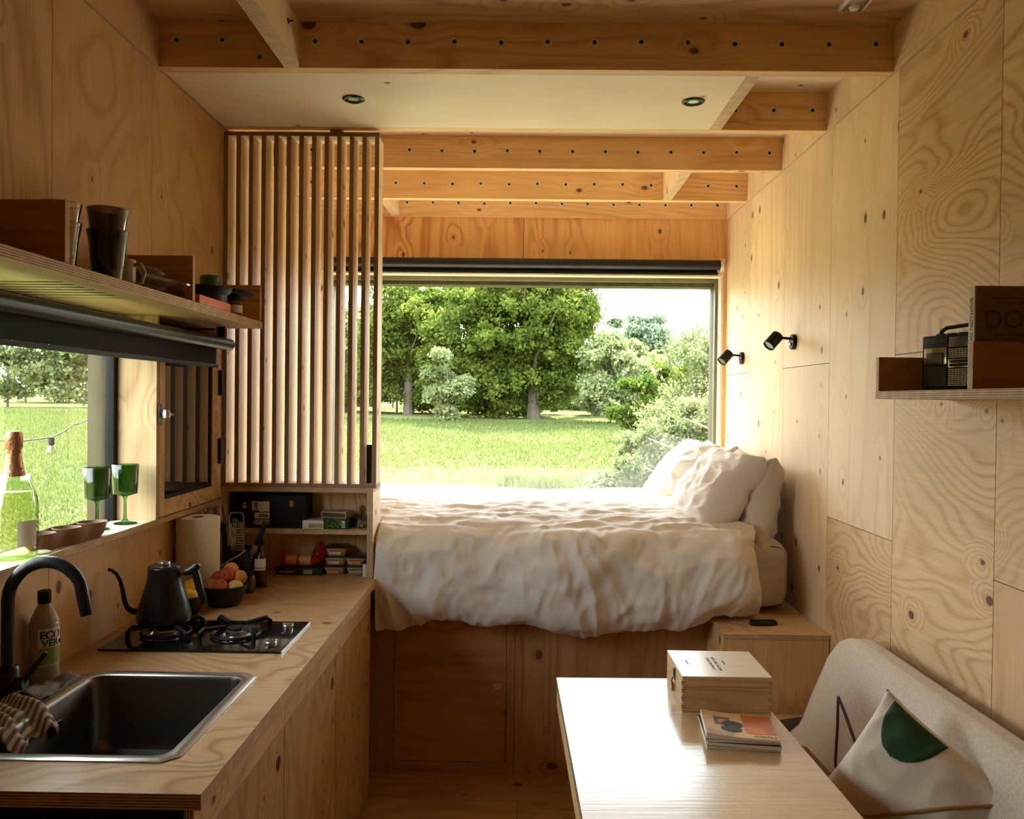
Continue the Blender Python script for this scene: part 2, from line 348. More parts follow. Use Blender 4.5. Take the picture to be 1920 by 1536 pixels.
def holed(name, w0, w1, h0, h1, t0, t1, holes, plane, mats, parent=None, n=24):
    """board with round holes. plane 'x': board in y,z with thickness in x; 'y': board in x,z"""
    bm = bmesh.new(); es = []
    def loop(pts):
        vs = [bm.verts.new((p[0], p[1], 0)) for p in pts]
        for i in range(len(vs)): es.append(bm.edges.new((vs[i], vs[(i+1) % len(vs)])))
    loop([(w0, h0), (w1, h0), (w1, h1), (w0, h1)])
    for (a, b, r) in holes: loop([(a+r*math.cos(2*PI*i/n), b+r*math.sin(2*PI*i/n)) for i in range(n)])
    bmesh.ops.triangle_fill(bm, use_beauty=True, edges=es)
    g = bmesh.ops.extrude_face_region(bm, geom=list(bm.faces))
    for v in [x for x in g['geom'] if isinstance(x, bmesh.types.BMVert)]: v.co.z = 1
    for v in bm.verts:
        t = t0+(t1-t0)*v.co.z
        v.co = (t, v.co.x, v.co.y) if plane == 'x' else (v.co.x, t, v.co.y)
    bmesh.ops.recalc_face_normals(bm, faces=bm.faces)
    for f in bm.faces:
        k = abs(f.normal.x if plane == 'x' else f.normal.y); f.material_index = 0 if k > .9 else 1
    me = D.meshes.new(name); bm.to_mesh(me); bm.free()
    for x in mats: me.materials.append(M[x])
    o = D.objects.new(name, me); COL.objects.link(o); o.parent = parent; return o
def fbm(x, y, z=0., o=3):
    a, s, f = 0., 1., 1.
    for _ in range(o):
        a += s*noise.noise(Vector((x*f, y*f, z*f+7.3))); s *= .5; f *= 2.07
    return a
def ridge(x, y, z=0.): return 1-2*abs(noise.noise(Vector((x, y, z))))
def rebase(root, loc):
    for c in root.children: c.location = c.location - Vector(loc)
    root.location = loc; return root
XR, XL, ZB, ZC, YB, YF = 1.209, -1.215, 2.684, 2.835, 4.955, -1.1
ST = 'structure'
# ------------------------------------------------------------------ floor
fl = tag(box('floor', (-1.45, 1.42, YF-.1, 5.1, -.14, -.013), 'extwall', smooth=False), kind=ST)
ys = [YF, -.3, .9, 2.1, 3.3, YB]
for i in range(5):
    for (a, b) in ((-1.25, .0), (.0, XR)) if i % 2 else ((-1.25, XR),):
        box('panel', (a+.001, b-.001, ys[i]+.0012, ys[i+1]-.0012, -.013, 0), 'floor', fl, bevel=.001, seg=1, smooth=False)
# ------------------------------------------------------------------ right wall
wr = tag(box('wall_right', (XR+.012, XR+.2, YF-.1, 5.1, 0, ZC), 'extwall', smooth=False), kind=ST)
cols = [YF, -.2, .38, .965, 1.55, 2.13, 2.712, 3.288, 3.865, 4.443, YB]
G = .0013
for i in range(len(cols)-1):
    y0, y1 = cols[i], cols[i+1]; zz = [0, 1.155, ZB] if i % 2 == 0 else [0, 1.76, ZB]
    if i == 8: zz = [0, 1.155, ZB]
    for j in range(2):
        mt = 'ply_z'
        if y0 < 2.14 and y1 > 2: mt = 'swirl' if j else 'ply_z'
        if i == 5: mt = 'swirl'
        if i == 6: mt = 'ply_z' if j == 1 else 'swirl'
        if i >= 7: mt = 'pale_z'
        if i == 6 and j == 1: mt = 'pale_z'
        box('panel', (XR, XR+.012, y0+G, y1-G, zz[j]+G, zz[j+1]-G), mt, wr, smooth=False)
# rim boards above both side walls, laminated edge visible along the bottom
ys2 = [YF, .38, 1.55, 2.739, 3.9, YB]
for i in range(5):
    o = MB().box(XR-.009, XR+.012, ys2[i]+.0008, ys2[i+1]-.0008, ZB, ZC, axis='x').build('panel', ['swirl' if i < 3 else 'pale_z', 'edge_x'], wr, smooth=False)
# ------------------------------------------------------------------ left wall with the kitchen window
wl = tag(MB().box(-1.42, -1.232, YF-.1, 1.5, 0, ZC).box(-1.42, -1.232, 2.742, 3.3205, 1.19, 1.8155).box(-1.42, -1.334, 2.742, 3.3205, 1.8155, 1.895).box(-1.42, -1.232, 2.742, 3.3205, 1.895, ZC).box(-1.42, -1.232, 3.3205, 5.1, 1.19, ZC).box(-1.42, -1.262, YF-.1, 5.1, 0, 1.168)
         .box(-1.42, -1.232, 1.5, 2.742, 1.895, ZC).build('wall_left', 'extwall', None, smooth=False), kind=ST)
colsL = [YF, -.2, .38, .9, 1.5, 2.133, 2.711, 3.32, 3.9, 4.443, YB]
for i in range(len(colsL)-1):
    y0, y1 = colsL[i]+G, colsL[i+1]-G
    z0 = 1.8945 if y1 < 3.35 and y1 > 1.56 else 1.195
    box('panel', (-1.232, XL, y0, y1, z0, ZB-G), 'left_z' if i != 4 else 'ply_z', wl, smooth=False)
for a, b in ((YF, .98), (.98, 2.19), (2.19, 2.787), (2.787, 3.40), (3.40, YB)):
    z1 = 1.168
    box('panel', (-1.262, -1.25, a+G, b-G, 0, z1), 'left_z', wl, smooth=False)
box('panel', (-1.25, XL, 3.56, YB, .0, 1.19), 'pale_z', wl, smooth=False)
for i in range(5):
    MB().box(-1.232, XL+.009, ys2[i]+.0008, ys2[i+1]-.0008, ZB, ZC, axis='x').build('panel', ['left_z', 'edge_x'], wl, smooth=False)
# sill, jambs and glass of the kitchen window
w1 = empty('window_1', kind=ST)
MB().box(-1.335, -1.205, 1.5, 3.315, 1.172, 1.19, axis='z').build('sill', ['white_ply', 'edge_z'], w1, smooth=False)
MB().box(-1.329, -1.200, 2.722, 2.740, 1.1905, 1.8655, axis='y').build('jamb', ['ply_z', 'edge_y'], w1, smooth=False)
MB().box(-1.329, -1.2005, 3.306, 3.3195, 1.8165, 1.8655, axis='y').build('jamb', ['ply_x', 'edge_y'], w1, smooth=False)
MB().box(-1.329, -1.232, 1.5005, 1.518, 1.1905, 1.8655, axis='y').build('jamb', ['ply_z', 'edge_y'], w1, smooth=False)
MB().box(-1.362, -1.330, 2.700, 2.741, 1.15, 1.865).box(-1.362, -1.330, 1.5, 1.54, 1.15, 1.865).box(-1.362, -1.330, 1.54, 2.70, 1.15, 1.178).box(-1.362, -1.330, 1.5, 2.741, 1.79, 1.8945).build('window_frame', 'black', w1, bevel=.002)
box('glass', (-1.349, -1.344, 1.54, 2.70, 1.178, 1.79), 'pane', w1, smooth=False)
MB().box(-1.425, -1.362, 2.715, 2.78, 1.10, 1.90).box(-1.425, -1.362, 1.44, 1.5, 1.10, 1.90).build('post', 'timber', w1, bevel=.003)
# side casement with latch and hinges, closed in front of a dark shutter
w2 = empty('window_2', kind=ST)
y0, y1, z0, z1 = 2.7445, 3.305, 1.196, 1.815
MB().box(-1.231, -1.200, y0, y0+.044, z0, z1, axis='x').build('stile', ['ply_z', 'edge_x'], w2, smooth=False, bevel=.001)
MB().box(-1.231, -1.200, y1-.085, y1, z0, z1, axis='x').build('stile', ['ply_z', 'edge_x'], w2, smooth=False, bevel=.001)
MB().box(-1.231, -1.200, y0+.044, y1-.085, z0, z0+.055, axis='x').build('rail', ['ply_y', 'edge_x'], w2, smooth=False)
MB().box(-1.231, -1.200, y0+.044, y1-.085, z1-.055, z1, axis='x').build('rail', ['ply_y', 'edge_x'], w2, smooth=False)
box('glass', (-1.2125, -1.2085, y0+.044, y1-.085, z0+.055, z1-.055), 'pane', w2, smooth=False)
box('shutter', (-1.2315, -1.222, y0+.044, y1-.085, z0+.055, z1-.055), 'black', w2, smooth=False)
MB().box(-1.2135, -1.206, y0+.0445, y0+.052, z0+.055, z1-.055).box(-1.2135, -1.206, y1-.095, y1-.0855, z0+.055, z1-.055).box(-1.2135, -1.206, y0+.05, y1-.095, z0+.055, z0+.067).build('gasket', 'black', w2, smooth=False)
for zc in (1.655, 1.385):
    o = box('hinge', (-1.2005, -1.188, y1-.028, y1-.004, zc-.05, zc+.05), 'black', w2, bevel=.002)
la = box('latch', (-1.2, -1.194, y0-.014, y0+.012, 1.505, 1.575), 'steel_dark', w2, bevel=.002)
MB().lathe([(.0, -.012), (.016, -.012), (.018, -.004), (.018, .004), (.013, .012), (0, .012)], 14, cap0=False, cap1=False).build('knob', 'steel', la, loc=(-1.176, y0-.004, 1.541)).scale = (.8, .55, 1.1)
MB().tube([(-1.19, y0-.002, 1.541), (-1.175, y0+.01, 1.54), (-1.172, y0+.036, 1.537)], .005, 8).build('lever', 'steel', la)
# ------------------------------------------------------------------ back wall and picture window
wb = tag(MB().box(-1.42, 1.42, YB+.012, 5.13, 2.362, ZC).box(-1.42, 1.42, YB+.012, 5.13, 0, .93).box(-1.42, -1.19, YB+.012, 5.13, .93, 2.362)
         .box(1.205, 1.42, YB+.012, 5.13, .93, 2.362).build('wall_back', 'extwall', None, smooth=False), kind=ST)
PZ = wood('pine_head', (.78, .48, .20, 1), (.52, .20, .05, 1), grain='z', ringk=7, amp=.75, stretch=.12, kscale=6, knots=.3, scale=2.0)
M['head'] = PZ
box('panel', (-1.215, .0005, YB, YB+.012, 2.36, 2.69), 'head', wb, smooth=False)
box('panel', (.0035, 1.209, YB, YB+.012, 2.36, 2.69), 'head', wb, smooth=False)
box('panel', (1.191, 1.209, YB, YB+.012, .0, 2.36), 'head', wb, smooth=False)
box('panel', (-1.215, -1.185, YB, YB+.012, .0, 2.36), 'pale_z', wb, smooth=False)
box('panel', (-1.185, 1.191, YB, YB+.012, .0, .93), 'pale_z', wb, smooth=False)
w3 = empty('window_3', kind=ST)
MB().box(1.176, 1.190, YB, 5.06, .945, 2.345).build('jamb', 'white_ply', w3, smooth=False)
MB().box(-1.185, -1.17, YB, 5.06, .945, 2.345).build('jamb', 'white_ply', w3, smooth=False)
MB().box(-1.185, 1.190, YB, 5.06, 2.345, 2.36).build('head', 'white_ply', w3, smooth=False)
MB().box(-1.185, 1.190, YB, 5.06, .93, .945).build('sill', 'white_ply', w3, smooth=False)
MB().box(1.160, 1.176, 5.035, 5.075, .945, 2.345).box(-1.17, -1.155, 5.035, 5.075, .945, 2.345).box(-1.155, 1.16, 5.035, 5.075, 2.322, 2.345).box(-1.155, 1.16, 5.035, 5.075, .945, .965).build('window_frame', 'olive', w3, bevel=.001)
box('glass', (-1.155, 1.16, 5.052, 5.058, .965, 2.322), 'pane', w3, smooth=False)
MB().box(1.163, 1.205, 5.078, 5.20, .90, 2.36).box(-1.205, -1.163, 5.078, 5.20, .90, 2.36).box(-1.163, 1.163, 5.078, 5.20, 2.300, 2.36).box(-1.163, 1.163, 5.078, 5.20, .90, .95).build('timber_surround', 'timber', w3, bevel=.003)
# ------------------------------------------------------------------ wall behind the camera, with a glazed door
wf = tag(box('wall_front', (-1.42, 1.42, YF-.1, YF-.013, 0, ZC), 'extwall', smooth=False), kind=ST)
for a_, b_ in ((-1.21, 0), (0, 1.205)): box('panel', (a_+G, b_-G, YF-.012, YF, 0, ZC-.001), 'ply_z', wf, smooth=False)
# ------------------------------------------------------------------ ceiling: boards, joists with their screws, blocking, lining
ce = tag(box('ceiling', (-1.42, 1.42, YF-.1, 5.1, ZC+.012, ZC+.15), 'extwall', smooth=False), kind=ST)
for a, b in ((YF, .4), (.4, 1.6), (1.6, 2.762), (2.762, 3.93), (3.93, YB)):
    box('panel', (XL-.015, XR+.01, a+G, b-G, ZC, ZC+.012), 'soffit' if a > 2.7 else 'ply_x', ce, smooth=False)
sc = MB(); sc.lathe([(0, 0), (.0105, 0), (.0105, -.002), (.0085, -.0032), (.0065, -.0012), (.005, -.0009)], 14, cap0=False, cap1=False); sc.lathe([(.0055, -.0008), (.0045, -.0030), (0, -.0036)], 10, c=(.0008, .001, 0), m=1, cap0=False, cap1=False)
sc.v = [(x, z, y) for (x, y, z) in sc.v]
sm = sc.build('screw', ['washer', 'ink'], None); sme = sm.data; D.objects.remove(sm)
def screw(par, x, y, z, s=1.):
    o = D.objects.new('screw', sme); COL.objects.link(o); o.parent = par; o.location = (x, y, z); o.rotation_euler = (0, random.random()*.0, 0); o.scale = (s, 1, s)
for (y, t) in ((.97, .045), (1.56, .045), (2.15, .045), (2.739, .045), (3.33, .045), (3.905, .045), (4.498, .045), (4.938, .016)):
    j = MB().box(XL+.0095, XR-.0095, y, y+t, ZB, ZC-.0005).build('joist', 'pine_x', ce, smooth=False)
    if y > 2.5:
        for k in range(16):
            if abs(y-3.33) < .01 and -1.151+.153*k < .78: continue
            screw(j, -1.151+.1528*k, y-.0002, (2.772 if y < 3 else 2.763)+random.uniform(-.003, .003), 1.3)
        if y < 3: screw(j, -.874, y-.0002, 2.717); 
def nog(x0, x1, y0, y1, f='pale_z'):
    MB().box(x0, x1, y0+.0005, y1-.0005, ZB, ZC-.0005, axis='x').build('blocking', [f, 'edge_x'], ce, smooth=False)
nog(-.792, -.742, 2.195, 2.739); nog(.735, .780, 2.784, 3.33); nog(-.785, -.738, 4.543, 4.938); nog(.748, .792, 3.95, 4.498)
nog(.05, .095, 3.375, 3.905) if False else None
b = MB().lathe([(0, 0), (.009, 0), (.009, .003), (.003, .004), (.003, .016), (0, .016)], 10, cap0=False, cap1=False); b.v = [(z, y, x) for (x, y, z) in b.v]
b.build('screw', 'steel_dark', ce, loc=(-.742, 2.60, 2.775))
sf = box('lining_panel', (XL+.010, .734, 2.7845, 3.3295, ZB, ZB+.011), 'soffit', ce, smooth=False)
# downlights
def downlight(x, lab):
    t = empty('recessed_downlight', lab, 'ceiling light', (x, 3.017, ZB), group='recessed downlights')
    MB().lathe([(.041, 0), (.041, -.003), (.038, -.006), (.031, -.006), (.029, -.001), (.029, 0)], 32, cap0=False, cap1=False).build('bezel', 'blackgloss', t)
    MB().lathe([(.0275, -.001), (.026, -.004), (.020, -.004), (.019, -.001)], 32, cap0=False, cap1=False).build('inner_ring', 'black', t)
    MB().lathe([(0, -.0022), (.026, -.0022), (.026, -.0006), (0, -.0006)], 32, cap0=False, cap1=False).build('lens', 'steel', t)
    return t
downlight(-.620, 'small black rimmed round downlight in the ceiling lining above the slatted screen')
downlight(.606, 'small black rimmed round downlight in the ceiling lining at its right end')
t = empty('ceiling_lamp', 'small silver rectangular lamp cut by the top edge of the picture', 'ceiling light', (1.010, 2.585, ZC))
box('body', (-.040, .040, -.11, .035, -.012, 0), 'white', t, bevel=.004); box('plate', (-.03, .03, -.10, .024, -.015, -.0118), 'steel', t, bevel=.002)
MB().lathe([(0, -.024), (.012, -.022), (.017, -.0155), (.017, -.0145)], 18, c=(0, 0, 0), cap0=False).build('bulb', 'white', t)
# ------------------------------------------------------------------ slatted screen
t = empty('slatted_screen', 'tall screen of vertical plywood slats standing on the cupboard', 'screen')
Y0, Y1 = 3.36, 3.462
def slat(x, nm='slat', w=.0175):
    return MB().box(x-w/2, x+w/2, Y0, Y1, 1.2525, 2.6555, axis='x').build(nm, ['pale_z', 'edge_x2'], t, smooth=False)
m_, t_, b_ = newmat('slat_edge'); b_.inputs['Roughness'].default_value = .7
co = nn(t_, 'ShaderNodeTexCoord'); no = nn(t_, 'ShaderNodeTexNoise'); no.inputs['Scale'].default_value = 30; t_.links.new(co.outputs['Object'], no.inputs[0])
t_.links.new(mixc(t_, no.outputs[0], (.34, .21, .12, 1), (.26, .15, .08, 1)), b_.inputs['Base Color']); M['edge_x2'] = m_
x0, x1 = -1.2055, -.594
for i in range(13):
    slat(x0+(x1-x0)*i/12, 'slat' if 0 < i < 12 else 'stile')
MB().box(-1.2145, -.585, Y0, Y1, 1.2355, 1.2520, axis='z').build('bottom_rail', ['pale_z', 'edge_x2'], t, smooth=False)
MB().box(-1.2145, -.585, Y0, Y1, 2.6560, 2.6725, axis='z').build('top_rail', ['pale_z', 'edge_x2'], t, smooth=False)
box('hanging_bracket', (-.785, -.740, Y0+.005, Y0+.05, 2.6725, 2.694), 'edge_x2', t, smooth=False)
box('bolt_plate', (-.634, -.612, Y0+.045, Y0+.055, 1.2525, 1.41), 'charcoal', t, bevel=.001)
rebase(t, (-.9, 3.36, 1.235))
# ------------------------------------------------------------------ open cupboard under the screen
t = empty('open_cupboard', 'open fronted plywood cupboard at the far end of the worktop', 'cupboard')
ya, yb = 3.36, 3.538
board('top_board', (-1.215, -.597, ya, yb, 1.2170, 1.2350), 'ply_x', t)
board('side_board', (-.620, -.597, ya, yb, .8725, 1.2168), 'pale_z', t)
board('shelf', (-1.2, -.6205, ya+.004, yb-.0185, 1.046, 1.064), 'ply_x', t)
board('side_board', (-1.2145, -1.2005, ya, yb, .8725, 1.2168), 'ply_z', t)
board('back_board', (-1.2, -.6205, yb-.018, yb, .8725, 1.2168), 'pine_z', t)
rebase(t, (-.9, 3.36, .8725))
# ------------------------------------------------------------------ worktop and base cabinets
t = empty('worktop', 'light plywood kitchen worktop with sink and hob let into it', 'worktop')
X0, X1, ZT = -1.2495, -.578, .872
sx0, sx1, sy0, sy1 = -1.101, -.704, 1.658, 2.144
wt = MB()
for b_ in ((X0, X1, 1.507, sy0), (X0, X1, sy1, 3.375), (X0, sx0, sy0, sy1), (sx1, X1, sy0, sy1)): wt.box(b_[0], b_[1], b_[2], b_[3], .842, ZT, axis='z')
wt.build('top', ['top_x', 'edge_z'], t, smooth=False)
MB().box(X0, -.597, 3.3755, 3.538, .842, ZT, axis='z').build('top', ['top_x', 'edge_z'], t, smooth=False)
rebase(t, (-.9, 1.5, .842))
def cabinet(y0, y1, lab, za=.8415, zb=.8415):
    t = empty('base_cabinet', lab, 'cabinet', group='kitchen base cabinets')
    MB().box(-1.249, -.650, y0, y0+.016, .0, za).box(-1.249, -.650, y1-.016, y1, .0, zb).box(-1.249, -1.235, y0+.016, y1-.016, .0, .8415).box(-1.235, -.66, y0+.016, y1-.016, .06, .076).box(-1.235, -.64, y0+.016, y1-.016, 0, .02).build('carcass', 'recess_shade', t, smooth=False)  # plain carcass coloured near-black, painting in the shade behind holes and gaps
    board('fascia', (-.6185, -.6, y0+.0003, y1-.0003, .7575, .8415), 'ply_y', t)
    holed('door', y0+.0022, y1-.0022, .012, .7545, -.6185, -.6, [((y1-.052) if y1 < 3.2 else y1-.045, .678, .021)], 'x', ['dply', 'edge_x'], t)
    return rebase(t, (-.9, (y0+y1)/2, 0))
M['dply'] = wood('door_ply', (.56, .35, .165, 1), (.33, .16, .055, 1), grain='z', stretch=.4, ringk=11, amp=.65, knots=.42, kscale=8)
cabinet(2.7205, 3.345, 'base cabinet at the far end of the worktop with a round finger hole')
cabinet(2.126, 2.7195, 'base cabinet below the hob with a round finger hole', za=.64)
cabinet(1.53, 2.125, 'base cabinet below the sink, nearest the camera', zb=.64)
# ------------------------------------------------------------------ sink
def rrect(x0, x1, y0, y1, r, z, n=6, chamfer=False):
    pts = []
    for (cx_, cy_, a0) in ((x1-r, y1-r, 0), (x0+r, y1-r, PI/2), (x0+r, y0+r, PI), (x1-r, y0+r, 1.5*PI)):
        for i in range(n+1):
            a = a0+PI/2*i/n
            if chamfer:
                f = i/n; p0 = (cx_+r*math.cos(a0), cy_+r*math.sin(a0)); p1 = (cx_+r*math.cos(a0+PI/2), cy_+r*math.sin(a0+PI/2))
                pts.append((p0[0]+(p1[0]-p0[0])*f, p0[1]+(p1[1]-p0[1])*f, z))
            else: pts.append((cx_+r*math.cos(a), cy_+r*math.sin(a), z))
    return pts
t = empty('kitchen_sink', 'brushed steel inset sink with chamfered corners', 'sink')
a = (-1.128, -.678, 1.632, 2.170)
def ins(d): return (a[0]+d, a[1]-d, a[2]+d, a[3]-d)
zt = ZT+.0008
MB().rings([rrect(*a, .030, zt, chamfer=True), rrect(*a, .030, zt+.0022, chamfer=True), rrect(*ins(.003), .030, zt+.0035, chamfer=True), rrect(*ins(.026), .035, zt+.003), rrect(*ins(.030), .036, zt+.0005)], cap0=False, cap1=False).build('rim', 'steel', t)
MB().rings([rrect(*ins(.030), .036, zt+.0005), rrect(*ins(.034), .036, zt-.008), rrect(*ins(.040), .04, ZT-.16), rrect(*ins(.050), .05, ZT-.182), rrect(*ins(.07), .05, ZT-.19)], cap0=False).build('basin', 'steel_dark', t)
MB().lathe([(.045, 0), (.045, .002), (.036, .001), (.03, -.001), (0, -.001)], 24, c=(-.90, 1.90, ZT-.1895), cap0=False).build('drain', 'steel', t)
MB().box(-1.0915, -1.0865, 1.915, 1.965, .800, .825).box(-1.0866, -1.0845, 1.915, 1.965, .8005, .803).build('overflow', 'blackgloss', t, bevel=.001)
rebase(t, (-.9, 1.9, ZT))
# ------------------------------------------------------------------ hob
t = empty('gas_hob', 'black glass two burner gas hob with steel knobs', 'hob')
box('glass_top', (-1.198, -.675, 2.345, 2.665, ZT+.0008, ZT+.0065), 'blackgloss', t, bevel=.0015)
box('edge_trim', (-.6749, -.672, 2.345, 2.665, ZT+.0008, ZT+.007), 'steel', t)
def burner(x, y, r):
    zz = ZT+.0065
    bb = MB().lathe([(r*1.55, 0), (r*1.5, .004), (r*1.2, .006), (r*1.15, .002), (0, .002)], 32, c=(x, y, zz), cap0=False).build('drip_ring', 'steel', t)
    MB().lathe([(r, .004), (r*1.02, .010), (r*.98, .018), (r*.85, .020), (0, .020)], 40, c=(x, y, zz), flute=lambda j, z: 1-.03*(j % 2), cap0=False).build('burner', 'steel', t)
    MB().lathe([(r*.86, .020), (r*.88, .0215), (r*.84, .026), (r*.5, .028), (0, .0282)], 32, c=(x, y, zz), cap0=False).build('burner_cap', 'blackcer', t)
    g = MB()
    for k in range(4):
        q = PI/4+k*PI/2; c_, s_ = math.cos(q), math.sin(q)
        g.tube([(x+c_*.112, y+s_*.112, zz), (x+c_*.112, y+s_*.112, zz+.028), (x+c_*.100, y+s_*.100, zz+.036), (x+c_*.035, y+s_*.035, zz+.033)], [.007, .008, .0085, .006], 6)
    q = [(x+.070*math.cos(2*PI*k/24), y+.070*math.sin(2*PI*k/24), zz+.008) for k in range(25)]
    g.tube(q, .005, 6)
    g.build('pan_support', 'black', t)
    return bb
burner(-1.068, 2.500, .036); burner(-.855, 2.498, .030)
for (x, y) in ((-.722, 2.405), (-.722, 2.585)):
    k = MB().lathe([(.0165, 0), (.0165, .010), (.0150, .012), (0, .012)], 24, c=(x, y, ZT+.0065), cap0=False).build('knob', 'steel', t)
    MB().box(x-.0165, x+.0165, y-.0035, y+.0035, ZT+.0185, ZT+.0235).build('grip', 'steel', k, bevel=.001)
rebase(t, (-.93, 2.5, ZT))
# ------------------------------------------------------------------ bed base, bedside box
t = empty('bed_base', 'built-in plywood bed base with a framed storage door', 'bed base')
yb0 = 3.543
M['pineb'] = wood('bed_pine', (.50, .27, .11, 1), (.29, .125, .04, 1), grain='x', stretch=.14, ringk=9, amp=.55, kscale=5, knots=.4, scale=1.5)
M['pinebz'] = wood('bed_pine_z', (.50, .27, .11, 1), (.30, .13, .04, 1), grain='z', stretch=.08, ringk=8, amp=.5, kscale=5.5, knots=.4, scale=1.6)
MB().box(-1.2145, XR-.001, yb0+.02, YB-.001, .6825, .70).box(-1.2145, XR-.001, yb0+.02, yb0+.04, .0, .6825).build('deck', 'pine_x', t, smooth=False)
box('stile', (-1.2145, -.534, yb0, yb0+.0195, 0, .70), 'pinebz', t, smooth=False)
box('stile', (-.049, -.0175, yb0, yb0+.0195, 0, .70), 'pinebz', t, smooth=False)
box('rail', (-.534, -.049, yb0, yb0+.0195, .652, .70), 'pineb', t, smooth=False)
box('rail', (-.534, -.049, yb0, yb0+.0195, 0, .045), 'pineb', t, smooth=False)
dd = holed('door', -.532, -.051, .047, .650, yb0+.009, yb0+.0195, [(-.090, .372, .0225)], 'y', ['pineb', 'pineb'], t)
box('rail', (-.0150, 1.2, yb0, yb0+.0195, 0, .062), 'pineb', t, smooth=False)
box('stile', (-.0150, .018, yb0, yb0+.0195, .0625, .70), 'pinebz', t, smooth=False)
box('panel', (.0185, .110, yb0+.004, yb0+.0195, .0625, .70), 'pinebz', t, smooth=False)
box('panel', (.111, 1.2, yb0+.004, yb0+.0195, .0625, .70), 'pinebz', t, smooth=False)
rebase(t, (0, yb0, 0))
t = empty('bedside_box', 'plywood bedside box in the corner beside the bed', 'bedside table')
board('top', (.795, 1.2065, 3.227, 3.542, .684, .702), 'ply_x', t)
board('front', (.8, 1.2045, 3.233, 3.251, 0, .6835), 'pine_z', t)
board('side', (.8, .818, 3.2515, 3.542, 0, .6835), 'pine_z', t)
rebase(t, (1.0, 3.38, 0))
# ------------------------------------------------------------------ blinds
t = empty('roller_blind', 'long black roller blind above the kitchen window', 'blind')
MB().tube([(-1.125, 1.53, 1.800), (-1.125, 3.185, 1.800)], .0225, 20).build('roller', 'tube', t)
MB().tube([(-1.125, 3.186, 1.800), (-1.125, 3.195, 1.800)], [.0225, .019], 20).build('end_cap', 'black', t)
box('fabric', (-1.149, -1.1465, 1.56, 3.11, 1.722, 1.802), 'blind', t)
box('bottom_bar', (-1.152, -1.1435, 1.55, 3.125, 1.708, 1.7215), 'black', t, bevel=.002)
box('bracket', (-1.16, -1.13, 3.15, 3.156, 1.80, 1.8655), 'black', t); box('bracket', (-1.16, -1.13, 1.56, 1.566, 1.80, 1.8655), 'black', t)
rebase(t, (-1.2, 1.6, 1.8))
t = empty('roller_blind', 'slim black roller blind above the big picture window', 'blind')
yb_ = 4.905
MB().tube([(-1.16, yb_, 2.405), (1.155, yb_, 2.405)], .029, 20).build('roller', 'tube', t)
MB().tube([(1.156, yb_, 2.405), (1.166, yb_, 2.405)], [.029, .022], 20).build('end_cap', 'white', t)
box('fabric', (-1.15, 1.143, yb_+.016, yb_+.018, 2.365, 2.41), 'blind', t); box('bottom_bar', (-1.155, 1.148, yb_+.010, yb_+.022, 2.349, 2.3655), 'black', t, bevel=.002)
box('bracket', (1.1685, 1.178, yb_-.015, YB-.0005, 2.37, 2.44), 'white', t, bevel=.001); box('bracket', (-1.178, -1.168, yb_-.015, YB-.0005, 2.37, 2.44), 'white', t, bevel=.001)
rebase(t, (0, 4.95, 2.4))
# ------------------------------------------------------------------ kitchen wall shelf
t = empty('wall_shelf', 'long plywood wall shelf with upright dividers above the kitchen window', 'shelf')
zs0, zs1, xf = 1.866, 1.893, -1.013
sh = MB(); ysl = [1.80, 1.846, 1.892, 1.938, 1.984, 2.030, 2.076, 2.122]
# routed ventilation slots: strips between them are separate pieces of the same board
ycur = 1.519
ends = [1.953, 1.998, 2.046, 2.096, 2.148, 2.203, 2.261]
for e in ends:
    y = e
    sh.box(-1.083, xf, ycur, y+.007, zs0, zs1, axis='z'); sh.box(-1.3295, -1.083, ycur, y-.007, zs0, zs1, axis='z', em=2); ycur = y+.007  # slot walls painted dark in place of the shade inside them
sh.box(-1.3295, xf, ycur, 3.235, zs0, zs1, axis='z').box(-1.2145, xf, .9, 1.519, zs0, zs1, axis='z')
sh.build('shelf_board', ['sh_y', 'edge_z', 'recess_shade'], t, smooth=False)
box('slot_shade', (-1.2145, -1.083, 1.52, 2.28, zs1+.0002, zs1+.0018), 'black', t, smooth=False)  # added black sheet, imitates the darkness seen up through the slots
for y in (1.834, 2.549, 3.205):
    board('divider', (-1.2145, xf-.001, y, y+.018, zs1+.002, 2.032), 'pineb', t)
rebase(t, (-1.2, 2.2, 1.866))
# ------------------------------------------------------------------ tumblers and crockery on it
def tumbler(x, y, z, matn, lab, grp=None, s=1., nest=False):
    t = empty('tumbler', lab, 'glass', (x, y, z), group=grp)
    fl = lambda j, zz: 1+(.018*math.cos(j*PI/3) if .02 < zz < .10 else 0)
    pr = [(0, 0), (.034, 0), (.036, .004), (.0405, .05), (.046, .10), (.052, .136), (.0525, .138), (.0505, .138), (.0445, .10), (.039, .05), (.0335, .016), (0, .012)]
    MB().lathe([(r*s, zz*s) for r, zz in pr], 48, flute=fl, cap0=False, cap1=False).build('glass_body', matn, t)
    MB().lathe([(.0505*s, .1375*s), (.0515*s, .1392*s), (.0528*s, .1375*s), (.0515*s, .1362*s), (.0505*s, .1375*s)], 48, cap0=False, cap1=False).build('rim', matn, t)
    return t
tumbler(-1.098, 2.19, 1.895, 'smoke', 'smoked dark tumbler at the bottom of its stack, standing on the wall shelf')
tumbler(-1.098, 2.19, 1.9515, 'smoke', 'smoked grey tumbler nested in top of the dark one')
tumbler(-1.150, 2.055, 1.895, 'clear', 'clear tumbler standing on the wall shelf beside the nearest divider', s=.95)
tumbler(-1.150, 2.055, 1.943, 'clear', 'clear tumbler nested in top of the other clear one', s=.95)
t = empty('mug', 'beige mug whose handle peeps out behind the smoked tumblers', 'mug', (-1.125, 2.32, 1.895))
